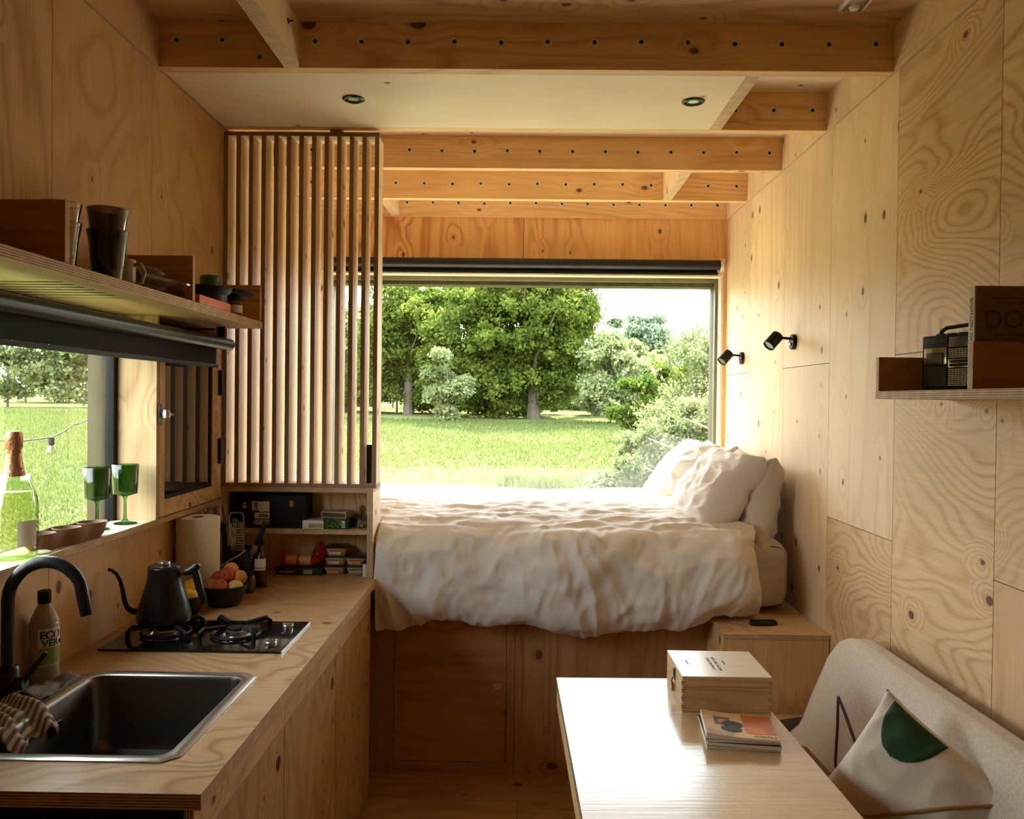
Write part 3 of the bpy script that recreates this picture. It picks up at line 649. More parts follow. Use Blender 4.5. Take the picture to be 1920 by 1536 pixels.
MB().lathe([(0, 0), (.034, 0), (.038, .005), (.039, .085), (.0365, .085), (.035, .008), (0, .006)], 32, cap0=False, cap1=False).build('body', 'mug', t)
MB().tube([(.037, 0, .07), (.055, 0, .073), (.066, 0, .05), (.058, 0, .022), (.037, 0, .015)], .006, 8).build('handle', 'mug', t)
def bowl(name, lab, cat, x, y, z, r0, r1, h, matn, tilt=(0, 0, 0), group=None, th=.003, n=40):
    t = empty(name, lab, cat, (x, y, z), rot=tilt, group=group)
    pr = [(0, 0), (r0, 0), (r0+(r1-r0)*.45, h*.35), (r0+(r1-r0)*.82, h*.72), (r1, h), (r1-th, h), (r0+(r1-r0)*.80-th, h*.72), (r0+(r1-r0)*.42-th, h*.37), (r0*.9, th), (0, th)]
    MB().lathe(pr, n, cap0=False, cap1=False).build('body', matn, t); return t
bowl('steel_bowl', 'small steel bowl on the wall shelf, under the tilted ones', 'bowl', -1.115, 2.455, 1.895, .032, .070, .048, 'steel')
t = bowl('steel_bowl', 'steel dish with a wide rim lying tilted on top of the small bowl', 'bowl', -1.105, 2.455, 1.932, .050, .085, .022, 'steel', (.12, .22, 0))
MB().tube([(.083, 0, .021), (.11, 0, .023), (.112, .012, .023), (.083, .02, .021)], .003, 8).build('handle', 'steel', t)
t = empty('pan_lid', 'domed dark pan lid on the steel dishes', 'lid', (-1.125, 2.44, 1.965), rot=(.1, .15, 0))
MB().lathe([(.075, 0), (.070, .008), (.045, .018), (0, .022)], 32, cap0=True, cap1=False).build('dome', 'steel_dark', t)
t = bowl('saucepan', 'black saucepan on the wall shelf between the last two dividers', 'pan', -1.098, 2.86, 1.895, .070, .075, .055, 'blackcer')
t = empty('frying_pan', 'black frying pan resting on the saucepan, handle pointing right', 'pan', (-1.105, 2.86, 1.952))
MB().lathe([(0, 0), (.085, 0), (.105, .022), (.102, .022), (.083, .004), (0, .004)], 40, cap0=False, cap1=False).build('body', 'blackcer', t)
MB().tube([(.100, .02, .018), (.125, .05, .014), (.14, .09, .008)], [.008, .012, .010], 8).build('handle', 'black', t)
MB().tube([(-.02, -.102, .018), (-.02, -.125, .032), (.012, -.125, .032), (.012, -.102, .018)], .006, 8).build('side_handle', 'black', t)
t = empty('green_jar', 'dark green lidded jar sitting in the frying pan', 'jar', (-1.085, 2.88, 1.9575))
MB().lathe([(0, 0), (.030, 0), (.033, .004), (.033, .052), (.031, .056), (0, .056)], 28, cap0=False, cap1=False).build('body', 'teal', t)
MB().lathe([(.0335, .040), (.0345, .042), (.0345, .058), (.032, .061), (0, .061)], 28, cap0=False, cap1=False).build('lid', 'teal', t)
t = empty('orange_box', 'flat orange box at the front of the wall shelf', 'box', (-1.050, 2.765, 1.894))
box('carton', (-.028, .028, -.14, .14, 0, .030), 'orange', t, bevel=.002); box('flap', (-.026, .026, -.141, -.139, .002, .027), 'redpr', t)
t = empty('spice_jar', 'spice jar with black lid at the right end of the wall shelf', 'jar', (-1.050, 3.03, 1.8935))
MB().lathe([(0, 0), (.024, 0), (.026, .004), (.026, .05), (.022, .056), (.022, .06), (0, .06)], 28, cap0=False, cap1=False).build('jar', 'spice', t)
MB().lathe([(.0265, .057), (.0275, .058), (.0275, .080), (.026, .082), (0, .082)], 28, cap0=False, cap1=False).build('lid', 'black', t)
MB().lathe([(.0263, .012), (.0264, .04)], 28, cap0=False, cap1=False).build('label', 'label', t)
# ------------------------------------------------------------------ on the sill
t = empty('wine_bottle', 'sparkling wine bottle of textured glass standing on the window sill', 'bottle', (-1.262, 2.055, 1.191))
dia = lambda j, zz: 1+(.028*math.cos(j*PI/2+zz*PI/.0065) if .03 < zz < .185 else (.02*math.cos(j*PI/4) if zz <= .03 else 0))
pr = [(0, .006), (.030, 0), (.050, .002)]+[(.0545, .006+.0032*i) for i in range(40)]+[(.052, .150), (.047, .168), (.038, .188), (.026, .210), (.019, .232), (.0155, .258), (.0150, .29), (.0150, .305), (0, .305)]
MB().lathe(pr, 64, flute=dia, cap0=False, cap1=False).build('glass_body', 'bottleglass', t, angle=80)
MB().lathe([(0, .010), (.045, .010), (.050, .02), (.050, .15), (.044, .168), (0, .170)], 32, cap0=False, cap1=False).build('wine', glassmat('wine_liquid', (.94, .92, .72, 1), 0, .3), t)
MB().lathe([(.0285, .206), (.0275, .2075), (.021, .232), (.0172, .258), (.0168, .272), (.0195, .276), (.0200, .300), (.0185, .312), (.0165, .317), (0, .317)], 24, flute=lambda j, zz: 1+.05*noise.noise(Vector((j*.7, zz*90, 3))), cap0=False, cap1=False).build('foil', 'foil', t)
lb = MB(); n_ = 10
lb.rings([[(.0558*math.cos(q), .0558*math.sin(q), z) for q in [math.radians(-50+i*6) for i in range(n_)]] for z in (.035, .098)], cap0=False, cap1=False, closed=False)
lb.build('label', 'label', t)
t = empty('snack_tray', 'dark wooden tray with three round wells on the window sill', 'tray', (-1.252, 2.28, 1.1912), rz=-.13)
def trayf(z, s):
    pts = []
    for i in range(64):
        a = 2*PI*i/64; y = .165*s*math.copysign(abs(math.sin(a))**.85, math.sin(a))
        w = (.040+.008*math.cos(y*2*PI/.11))*s; x = w*math.copysign(abs(math.cos(a))**.6, math.cos(a)); pts.append((x, y, z))
    return pts
tb = MB().rings([trayf(0, .78), trayf(.012, .88), trayf(.040, 1.), trayf(.0425, .985), trayf(.041, .93), trayf(.020, .84)], cap1=True).build('body', 'walnut', t)
for k in (-1, 0, 1):
    MB().lathe([(0, .0105), (.018, .012), (.030, .024), (.0375, .0430), (.0362, .0438), (.028, .026)], 28, c=(0, k*.104, 0), cap0=False, cap1=False).build('well', wood('acacia_inner', (.16, .07, .03, 1), (.10, .04, .02, 1), grain='y', knots=0) if k == -1 else 'acacia_in', t)
    M['acacia_in'] = D.materials['acacia_inner']
def goblet(x, y, lab):
    t = empty('goblet', lab, 'glass', (x, y, 1.1915))
    wob = lambda j, zz: 1+(.035*noise.noise(Vector((j*1.3, zz*120, x*9))) if zz > .10 else 0)
    MB().lathe([(.0365, .096), (.0375, .125), (.0395, .188), (.0372, .188), (.0350, .125), (.033, .104), (0, .100)]+[], 40, flute=wob, cap0=False, cap1=False).build('inner_wall', 'greenglass', t, angle=70)
    MB().lathe([(0, 0), (.034, 0), (.035, .002), (.012, .007), (.006, .014), (.0048, .04), (.0050, .078), (.009, .088), (.030, .0945), (.0365, .096)], 40, cap0=False, cap1=False).build('stem', 'greenglass', t)
    MB().lathe([(.0366, .0965), (.0385, .125), (.0408, .188), (.0398, .1895)], 40, flute=wob, cap0=False, cap1=False).build('bowl', 'greenglass', t, angle=70)
goblet(-1.288, 2.515, 'green bubbled glass goblet on the sill, nearer the wooden tray')
goblet(-1.262, 2.640, 'green bubbled glass goblet on the sill, nearer the window jamb')
t = empty('stone', 'small pale flat stone on the sill by the bottle', 'stone', (-1.232, 2.128, 1.1905))
MB().lathe([(0, 0), (.018, .0), (.022, .006), (.014, .010), (0, .011)], 12, flute=lambda j, z: 1+.25*noise.noise(Vector((j*.6, z, 1))), cap0=False, cap1=False).build('body', 'white', t).scale = (1, 1.0, .8)
# ------------------------------------------------------------------ tap, soap, cloths
t = empty('mixer_tap', 'black swan neck mixer tap behind the sink', 'tap', (-1.198, 1.93, ZT+.0005))
MB().lathe([(.030, 0), (.030, .004), (.026, .006), (.0255, .085), (.022, .090), (0, .090)], 28, cap0=False, cap1=False).build('body', 'blackcer', t)
pts = [(0, 0, .085), (0, 0, .15), (0, 0, .215)]+[(.082-.082*math.cos(q), .01*q, .245+.088*math.sin(q)) for q in [i*PI/14 for i in range(0, 13)]]+[(.170, .032, .205)]
MB().tube(pts, .0145, 16).build('spout', 'blackcer', t)
lv = MB().tube([(.02, -.004, .05), (.045, -.004, .052)], .015, 16).tube([(.040, -.004, .055), (.058, .01, .085), (.080, .02, .118)], [.007, .006, .0055], 8).build('lever', 'blackcer', t)
t = empty('soap_bottle', 'tall clear washing-up liquid bottle with green and white label behind the sink', 'bottle', (-1.208, 2.098, ZT+.0005), rz=.96)
rib = [(.0335-.0195*((z-.150)/.045)**1.3+(.0006 if k % 2 else -.0006), z) for k, z in enumerate([.150+.045*i/22 for i in range(23)])]
MB().lathe([(0, 0), (.032, 0), (.035, .005), (.035, .145)]+rib+[(.0135, .205), (0, .205)], 36, cap0=False, cap1=False).build('bottle_body', 'greygreen', t)
MB().lathe([(.0155, .198), (.016, .200), (.016, .228), (.0145, .230), (0, .230)], 24, cap0=False, cap1=False).build('cap', 'teal2', t) if False else MB().lathe([(.0155, .198), (.016, .200), (.016, .228), (.0145, .230), (0, .230)], 24, cap0=False, cap1=False).build('cap', 'black', t)
def wrap(mb, r, a0, a1, z0, z1, n=14): return mb.rings([[(r*math.cos(q), r*math.sin(q), z) for q in [a0+(a1-a0)*i/n for i in range(n+1)]] for z in (z0, z1)], cap0=False, cap1=False, closed=False)
A0 = -PI/2
lb = wrap(MB(), .0354, A0-.85, A0+.85, .045, .138).build('label', 'label', t)
wrap(MB(), .0356, A0-.83, A0+.83, .047, .090).build('label_band', 'labelgreen', lb)
def wraptext(s, size, mt, par, r, z, nm='lettering', sx=1.):
    o = text(s, size, mt, par, Matrix.Identity(4), nm, ext=0.00005, sx=sx, bold=.035)
    for v in o.data.vertices:
        q = A0+v.co.x/r; v.co = (r*math.cos(q), r*math.sin(q), z+v.co.y)
    return o
wraptext('ECO', .026, 'ink', lb, .0358, .122, sx=1.0); wraptext('VER', .025, 'inkgreen', lb, .0358, .101)
o = MB().lathe([(0, -.0005), (.0045, -.0004), (.0045, .0004), (0, .0005)], 12, cap0=False, cap1=False); o.v = [(x, z, y*1.3) for (x, y, z) in o.v]
o.build('leaf_drop', 'inkgreen', lb, loc=(.0358*math.cos(A0+.70), .0358*math.sin(A0+.70), .101))
def clothsheet(name, mt, par, fn, nu=30, nv=30, th=.003):
    o = MB().grid(fn, nu, nv).build(name, mt, par, angle=180)
    md = o.modifiers.new('s', 'SOLIDIFY'); md.thickness = th; md.offset = 1; return o
t = empty('dish_cloth', 'small grey folded dish cloth between tap and sink', 'cloth', (-1.165, 2.03, ZT))
def f(u, v):
    return ((u-.5)*.085+.02*(v-.5)+.004*math.sin(v*6), (v-.5)*.17, .002+.018*math.exp(-((u-.5)/.3)**2)*(.5+.5*math.sin(v*5+1.2))+.006*noise.noise(Vector((u*5, v*6, 2)))+.005)
clothsheet('fold', 'dishcloth', t, f, th=.006)
t = empty('tea_towel', 'brown and beige striped tea towel draped over the rim of the sink', 'towel', (-1.12, 1.82, ZT))
def f(u, v):
    x = -.085+u*.135; y = (v-.5)*.17
    z = .014+.020*math.exp(-((u-.35)/.25)**2)+.010*noise.noise(Vector((u*4, v*7, 5)))+.007*math.sin(v*22+u*3)
    if x > .015: z -= (x-.015)*1.5
    return (x+.012*math.sin(v*9), y, z)
clothsheet('fold', 'towel', t, f, th=.004)
# ------------------------------------------------------------------ kettle
t = empty('gooseneck_kettle', 'matt black gooseneck kettle standing on the left burner', 'kettle', (-1.075, 2.500, ZT+.044), rz=.0)
MB().lathe([(0, 0), (.070, 0), (.077, .006), (.079, .02), (.0745, .042), (.0665, .070), (.058, .098), (.0505, .122), (.0475, .140), (.0465, .166), (.0445, .1685), (0, .1685)], 48, cap0=False, cap1=False).build('body', 'blackcer', t)
ld = MB().lathe([(.0425, .1688), (.042, .1715), (.015, .173), (0, .173)], 40, cap0=False, cap1=False).build('lid', 'blackcer', t)
MB().lathe([(.0, .1732), (.017, .1732), (.018, .178), (.016, .183), (0, .1845)], 28, cap0=False, cap1=False).build('lid_knob', 'steel', ld)
MB().tube([(-.066, -.01, .034), (-.088, -.013, .034), (-.104, -.015, .045), (-.112, -.017, .070), (-.117, -.018, .100), (-.124, -.019, .128), (-.136, -.021, .150), (-.150, -.023, .160), (-.158, -.024, .161)], [.011, .0095, .0085, .0078, .007, .0062, .0056, .005, .0052], 12).build('spout', 'blackcer', t)
hd = MB().tube([(.045, .01, .146), (.058, .012, .147)], .0065, 10, m=1)
sec = lambda p, w, h: [tuple(Vector(p)+Vector((w*math.cos(a)*.0, w*math.cos(a), h*math.sin(a)))) for a in [i*PI/5 for i in range(10)]]
hd.tube([(.055, .012, .147), (.075, .014, .153), (.092, .016, .166), (.100, .017, .172)], [.009, .012, .012, .007], 10)
hd.tube([(.088, .016, .158), (.092, .017, .135), (.101, .018, .100), (.112, .019, .066), (.117, .019, .055)], [.010, .0125, .012, .0105, .006], 10)
hd.build('handle', ['blackcer', 'foil'], t)
# ------------------------------------------------------------------ fruit
def fruit(name, lab, cat, p, r, mt, stemm=True, sc_=(1, 1, .93), rot=(0, 0, 0), crease=True, grp=None):
    t = empty(name, lab, cat, p, rot=rot, group=grp); mb = MB(); N, K = 24, 16; rs = []
    for i in range(K+1):
        th = PI*i/K; ring = []
        for j in range(N):
            ph = 2*PI*j/N; rr = r*(1-.22*math.exp(-(th/.30)**2)-.06*math.exp(-((PI-th)/.3)**2))
            if crease: rr *= 1-.055*math.exp(-((min(ph, 2*PI-ph))/.16)**2)
            ring.append((max(1e-5, math.sin(th))*rr*math.cos(ph)*sc_[0], max(1e-5, math.sin(th))*rr*math.sin(ph)*sc_[1], rr*math.cos(th)*sc_[2]))
        rs.append(ring)
    mb.rings(rs); mb.build('flesh', mt, t, angle=180)
    if stemm: MB().tube([(0, 0, r*.66*sc_[2]), (.001, 0, r*.86*sc_[2])], .0022, 6).build('stem', 'stem', t)
    return t
bx, by = -1.030, 2.890
t = bowl('fruit_bowl', 'black bowl heaped with peaches on the worktop', 'bowl', bx, by, ZT+.0005, .050, .079, .072, 'blackcer', th=.005)
R_ = .0275
P = [(-.042, -.018, .068, 'peach', 'orange peach in the fruit bowl, front left'), (.000, -.046, .074, 'peach2', 'rosy peach in front in the fruit bowl'), (.044, -.020, .066, 'nectar', 'yellow peach with its stem hollow showing, front right of the bowl'),
     (-.036, .030, .086, 'peach2', 'dark red peach at the back left of the fruit bowl'), (.004, .010, .103, 'peach2', 'peach on top of the heap in the middle'), (.040, .034, .088, 'peach', 'orange peach at the back right of the fruit bowl'), (.004, .050, .112, 'peach', 'orange peach peeping over the heap at the back'), (0, 0, .045, 'peach', None)]
for i, (x, y, z, m_, lb) in enumerate(P):
    if lb: fruit('peach', lb, 'peach', (bx+x, by+y, ZT+z), R_, m_, rot=(.9-.3*i, .5*i-.6, i*1.1), grp='peaches in the fruit bowl')
lx, ly = -1.118, 2.765
bowl('lemon_bowl', 'smaller black bowl with lemons half hidden behind the kettle', 'bowl', lx, ly, ZT+.0005, .038, .064, .062, 'blackcer', th=.004)
fruit('lemon', 'lemon nearer the front of the small black bowl', 'lemon', (lx+.022, ly-.018, ZT+.064), .027, 'lemon', sc_=(1.2, 1, .95), crease=False, stemm=False, rot=(0, .3, .4), grp='lemons in the small bowl')
fruit('lemon', 'lemon at the back of the small black bowl, higher up', 'lemon', (lx+.008, ly+.026, ZT+.085), .027, 'lemon', sc_=(1.2, 1, .95), crease=False, stemm=False, rot=(0, -.2, 1.2), grp='lemons in the small bowl')
fruit('lemon', 'lemon on the left in the small black bowl, behind the kettle', 'lemon', (lx-.030, ly-.002, ZT+.062), .026, 'lemon', sc_=(1.2, 1, .95), crease=False, stemm=False, rot=(0, .1, 2.2), grp='lemons in the small bowl')
# ------------------------------------------------------------------ kitchen roll, utensils
t = empty('kitchen_roll', 'large white kitchen roll standing on the worktop against the wall', 'paper roll', (-1.170, 3.005, ZT+.0005))
MB().lathe([(.021, 0), (.0745, 0), (.076, .004), (.076, .286), (.0745, .290), (.021, .290)], 48, cap0=False, cap1=False).build('paper', 'paper', t)
MB().lathe([(.0208, 0), (.0208, .2895), (.0190, .2895), (.0190, 0), (.0208, 0)], 24, cap0=False, cap1=False).build('core', 'brown', t)
MB().grid(lambda u, v: (.0765+.002*math.sin(u*PI)-.0, (u-.5)*.03, .03+v*.23), 4, 4).build('loose_sheet', 'paper', t).rotation_euler = (0, 0, -1.2)
ux, uy = -1.075, 3.165
t = empty('utensil_crock', 'black utensil crock behind the kitchen roll', 'utensil holder', (ux, uy, ZT+.0005))
MB().lathe([(0, 0), (.056, 0), (.060, .004), (.064, .150), (.0615, .150), (.057, .006), (0, .005)], 36, cap0=False, cap1=False).build('body', 'blackcer', t)
t = empty('grater', 'flat steel grater with a wire frame standing in the utensil crock', 'grater', (ux-.020, uy+.040, ZT+.05), rot=(-.06, -.03, .12))
MB().tube([(-.027, 0, 0), (-.027, 0, .215), (-.020, 0, .228), (.020, 0, .228), (.027, 0, .215), (.027, 0, 0)], .0028, 8).build('frame', 'steel', t)
gp = MB().box(-.026, .026, -.001, .001, .02, .190).build('plate', 'label', t)
hl = MB()
for k in range(14): hl.box(-.020, .020, -.0026, -.0012, .045+k*.0105, .048+k*.0105)
tag(hl.build('cutting_slots', 'inkbrown', gp), kind='stuff')
def utensil(nm, lab, cat, dx, dy, tilt, L, pts_fn, mt):
    t = empty(nm, lab, cat, (ux+dx, uy+dy, ZT+.03), rot=tilt); pts_fn(t, L); return t
def knife(t, L):
    box('blade', (-.010, .010, -.0008, .0008, 0, L-.095), 'steel', t)
    MB().tube([(0, 0, L-.098), (.001, 0, L-.06), (-.002, 0, L-.02), (0, 0, L)], [.009, .0105, .010, .012], 10).build('handle', 'black', t)
utensil('kitchen_knife', 'large knife with thick black handle leaning right in the crock', 'knife', .012, -.028, (.10, .42, .2), .25, knife, 0)
utensil('kitchen_knife', 'smaller knife standing upright in the crock beside the kitchen roll', 'knife', -.046, -.006, (.02, -.05, .5), .215, knife, 0)
def spoon(t, L):
    MB().tube([(0, 0, 0), (0, 0, L-.05), (0, .003, L-.04)], .0035, 8).build('handle', 'steel', t)
    MB().lathe([(0, -.022), (.014, -.012), (.017, 0), (.013, .014), (0, .022)], 14, cap0=False, cap1=False).build('bowl', 'steel_dark', t, loc=(0, .003, L-.025)).scale = (1, .3, 1)
utensil('serving_spoon', 'dark serving spoon in the utensil crock behind the knives', 'spoon', -.015, -.012, (.03, .02, 0), .24, spoon, 0)
def fork(t, L):
    MB().tube([(0, 0, 0), (0, 0, L-.06)], .003, 8).build('handle', 'steel', t)
    g = MB()
    for k in (-1, 0, 1): g.tube([(0, 0, L-.06), (k*.008, 0, L-.05), (k*.008, 0, L)], .0018, 6)
    g.build('tines', 'steel', t)
utensil('serving_fork', 'steel serving fork in the utensil crock', 'fork', -.03, -.022, (.05, .08, .3), .22, fork, 0)
t = empty('bread_knife', 'curved steel tool lying across the front of the crock', 'utensil', (ux, uy-.068, ZT+.118), rot=(0, -.42, 0))
MB().tube([(-.05, 0, -.006), (-.02, 0, .0), (.03, 0, .004), (.06, 0, .014)], .0035, 8).build('handle', 'steel', t)
t = empty('sauce_bottle', 'dark brown sauce bottle with white label by the utensil crock', 'bottle', (-.993, 3.17, ZT+.0005))
MB().lathe([(0, 0), (.023, 0), (.025, .004), (.025, .10), (.020, .118), (.010, .135), (.009, .165), (0, .165)], 28, cap0=False, cap1=False).build('bottle_body', 'brownglass', t)
MB().lathe([(.0115, .160), (.0118, .161), (.0118, .183), (0, .184)], 20, cap0=False, cap1=False).build('cap', 'black', t)
lb = wrap(MB(), .0254, -2.3, -.4, .068, .112).build('label', 'label', t)
wrap(MB(), .0256, -2.3, -.4, .074, .078).build('stripe', 'redpr', lb)
t = empty('glass_jar', 'squat dark glass jar in front of the sauce bottle', 'jar', (-1.012, 3.085, ZT+.0005))
MB().lathe([(0, 0), (.024, 0), (.029, .006), (.030, .05), (.024, .066), (.022, .068), (0, .068)], 28, cap0=False, cap1=False).build('jar_body', 'brownglass', t)
MB().lathe([(.0235, .064), (.0245, .066), (.0245, .080), (0, .081)], 24, cap0=False, cap1=False).build('lid', 'black', t)
# ------------------------------------------------------------------ cupboard contents
zu, zl = 1.0645, ZT+.0006
t = empty('game_box', 'big black box printed with white squares and letters on the cupboard shelf', 'box', (-1.03, 3.45, zu))
bb = box('carton', (-.145, .150, -.055, .060, 0, .135), 'black', t, bevel=.001)
yf = -.0552
def tile(x0, x1, z0, z1, m='label'): return MB().box(x0, x1, yf-.0006, yf, z0, z1).build('printed_square', m, bb, smooth=False)
def sgn(s, x, z, size, rot=0, m='ink'):
    X = (math.cos(rot), 0, math.sin(rot)); Y = (-math.sin(rot), 0, math.cos(rot))
    return text(s, size, m, bb, frame_mtx((x, yf-.0009, z), X, Y), ext=.0002, bold=.03)
tile(-.070, -.043, .070, .108); sgn('Lab', -.056, .089, .024, PI/2)
tile(-.041, .002, .066, .108); tile(-.060, .002, .038, .063); sgn('nica', -.022, .051, .024)
tile(-.060, .002, .012, .034, 'mug'); tile(-.115, -.078, .070, .108, 'charcoal'); sgn('S', -.10, .09, .03, 0, 'label')
tile(.085, .100, .088, .112, 'redpr')
t = empty('white_carton', 'white carton lying flat on the cupboard shelf', 'carton', (-.835, 3.425, zu), rz=.06)
c_ = box('carton', (-.055, .03, -.045, .06, 0, .034), 'white', t, bevel=.001); MB().box(-.030, .028, -.0456, -.045, .005, .022).build('print', 'mug', c_)
t = empty('green_patterned_box', 'box with dark green leafy print and barcode on the cupboard shelf', 'box', (-.755, 3.430, zu), rz=-.04)
c_ = box('carton', (-.047, .055, -.045, .06, 0, .042), 'green', t, bevel=.001); lb = MB().box(.028, .042, -.0458, -.045, .006, .034).build('barcode', 'label', c_)
g = MB()
for k in range(7): g.box(.030+k*.0016, .0306+k*.0016, -.0462, -.0457, .009, .027)
g.build('bars', 'ink', lb)
g = MB()
for k in range(60):
    x, z = random.uniform(-.044, .025), random.uniform(.003, .038); g.box(x, x+.003, -.0454, -.0449, z, z+.0025)
tag(g.build('leaf_print', 'labelgreen', c_), kind='stuff')
t = empty('drawer_tray', 'flat matchbox-like grey box lying on the green patterned box', 'box', (-.758, 3.43, zu+.0425), rz=-.22)
c_ = box('sleeve', (-.055, .055, -.035, .05, 0, .026), 'mug', t, bevel=.001); MB().box(-.051, .051, -.0355, -.035, .004, .022).build('window', 'inkbrown', c_)
t = empty('plastic_bag', 'crumpled clear plastic bag at the right end of the cupboard shelf', 'bag', (-.655, 3.44, zu))
def blob(mb, rx, ry, rz_, amp, sc_, N=28, K=18, seed=0.):
    rs = []
    for i in range(K+1):
        th = PI*i/K; ring = []
        for j in range(N):
            ph = 2*PI*j/N; d = Vector((math.sin(th)*math.cos(ph), math.sin(th)*math.sin(ph), math.cos(th)))
            q = 1+amp*(abs(noise.noise(d*sc_+Vector((seed, 0, 0))))*2-.6)
            ring.append((d.x*rx*q+1e-5*math.cos(ph), d.y*ry*q+1e-5*math.sin(ph), max(-rz_*.75, d.z*rz_*q)+rz_*.75))
        rs.append(ring)
    return mb.rings(rs)
blob(MB(), .034, .04, .032, .6, 3.2).build('bag', 'film', t, angle=10)
blob(MB(), .022, .026, .018, .3, 3.2, seed=4).build('contents', 'mug', t, angle=10)
t = empty('snack_roll', 'red and orange wrapped biscuit roll on the black tin', 'packet', (-.905, 3.44, zl+.0285))
MB().tube([(-.088, 0, .030), (-.078, 0, .026), (-.070, 0, .026), (.055, .004, .022), (.066, .004, .022), (.082, .005, .020)], [.004, .012, .024, .022, .014, .004], 18).build('wrapper', 'red', t, angle=60)
o = MB().tube([(-.0640, 0, .0262), (-.018, .0012, .0252)], [.0246, .0242], 18).build('printed_band', 'orange', t); MB().tube([(-.008, .0015, .0245), (.040, .003, .0232)], [.0238, .0232], 18).build('printed_band', 'cream', t)
t = empty('flat_tin', 'flat black tin under the biscuit roll', 'tin', (-.905, 3.44, zl))
c_ = box('body', (-.095, .095, -.05, .05, 0, .027), 'charcoal', t, bevel=.003); MB().box(.02, .055, -.0506, -.05, .005, .022).build('label', 'mug', c_); MB().box(-.08, -.02, -.0506, -.05, .010, .016).build('print', 'mug', c_)
M['potbody'] = mat('pot_cream', (.50, .38, .22, 1), .35)
def pot(x, z, lab, band='orange'):
    t = empty('lidded_pot', lab, 'food container', (x, 3.45, z), group='clear lidded food pots in the cupboard')
    MB().rings([rrect(-.036, .036, -.036, .036, .020, 0), rrect(-.044, .044, -.044, .044, .022, .030)]).build('tub', 'potbody', t)
    MB().rings([rrect(-.046, .046, -.046, .046, .022, .0302), rrect(-.047, .047, -.047, .047, .022, .036), rrect(-.043, .043, -.043, .043, .02, .038)]).build('lid', 'steel_dark', t)
    MB().box(-.024, .022, -.0475, -.040, .008, .025).build('label', band, t); MB().box(-.024, .022, -.0478, -.0475, .0185, .0250).build('label_stripe', 'bluegrey', t)
    g = MB()
    for k in range(9): g.box(.024+k*.0022, .0252+k*.0022, -.0405, -.036, .004, .028)
    return t
M['bluegrey'] = mat('bluegrey_print', (.10, .13, .15, 1), .5)
pot(-.765, zl, 'lidded pot with an orange label, bottom of the stack of three'); pot(-.762, zl+.0385, 'lidded cream pot, middle of the stack of three', 'cream'); pot(-.758, zl+.077, 'lidded cream pot, topmost of the stack of three', 'cream')
pot(-.672, zl, 'lidded pot with grey label, lower of the stack of two', 'mug'); pot(-.676, zl+.0385, 'lidded pot with an orange label, upper of the stack of two')
t = empty('small_white_box', 'small upright white box beside the right board of the cupboard', 'box', (-.632, 3.385, zl))
c_ = box('carton', (-.007, .007, -.012, .03, 0, .052), 'label', t, bevel=.001); box('top_flap', (-.0068, .0068, -.0118, .0298, .0525, .060), 'black', c_)
t = empty('red_packet', 'crumpled red foil packet at the back of the cupboard', 'packet', (-.842, 3.497, zl+.0), rz=.2)
blob(MB(), .04, .018, .062, .35, 2.2, seed=2).build('packet', 'red', t, angle=10)
t = empty('wine_glass', 'clear glass with round bowl behind the kitchen roll', 'glass', (-1.165, 3.155, ZT+.0005))
MB().lathe([(0, 0), (.030, 0), (.031, .002), (.006, .008), (.004, .02), (.004, .19), (.012, .20), (.034, .225), (.040, .255), (.036, .285), (.030, .305), (.0285, .305), (.034, .285), (.038, .255), (.032, .227), (0, .204)], 32, cap0=False, cap1=False).build('glass_body', 'clear', t)
# ------------------------------------------------------------------ table and things on it
t = empty('dining_table', 'plywood table with a pale shiny top reaching from the bottom of the picture', 'table', (.418, 2.0, 0), rz=.020)
tx0, tx1, ty0, ty1 = -.290, .288, -.62, .552
box('top', (tx0, tx1, ty0, ty1, .724, .75), 'table', t, bevel=.0015, smooth=False)
M['tapron'] = M['pine_y']
box('apron', (tx0+.002, tx0+.020, ty0+.002, ty1-.002, .662, .7235), 'pine_y', t, smooth=False); box('apron', (tx1-.020, tx1-.002, ty0+.002, ty1-.002, .662, .7235), 'pine_y', t, smooth=False)
box('apron', (tx0+.0205, tx1-.0205, ty1-.02, ty1-.002, .662, .7235), 'pine_x', t, smooth=False)
for x in (tx0+.16, tx1-.08):
    for y in (ty0+.04, ty1-.12): box('leg', (x, x+.05, y, y+.05, 0, .7235), 'pine_z', t, smooth=False, bevel=.001)
t = empty('wooden_box', 'pale wooden hinged box with padlock and printed lid on the table', 'box', (.572, 2.395, .7505), rz=.0)
w, d, h = .1225, .118, .098
box('body', (-w, w, -d, d, 0, .068), 'boxwood', t, bevel=.0015, smooth=False)
ld = box('lid', (-w, w, -d, d, .0688, h-.003), 'boxwood', t, bevel=.001, smooth=False); box('lid_panel', (-w, w, -d, d, h-.0029, h), 'boxtop', ld, smooth=False)
g = MB()
for s_ in (-1, 1):
    for k in range(4): g.box(s_*w-(.010 if s_ > 0 else .0), s_*w+(.010 if s_ < 0 else 0), -d-.0004, -d+.01, .008+k*.022, .018+k*.022)
g.build('finger_joints', 'edge_z', t, smooth=False)
lk = box('hasp', (-w-.004, -w, -.02, -.002, .054, .088), 'steel_dark', t, bevel=.001)
MB().tube([(-w-.006, -.011, .060), (-w-.010, -.011, .050), (-w-.006, -.011, .042)], .002, 6).build('shackle', 'steel_dark', t)
MB().box(-w-.012, -w-.003, -.020, -.003, .022, .045).build('padlock', 'foil', t, bevel=.002)
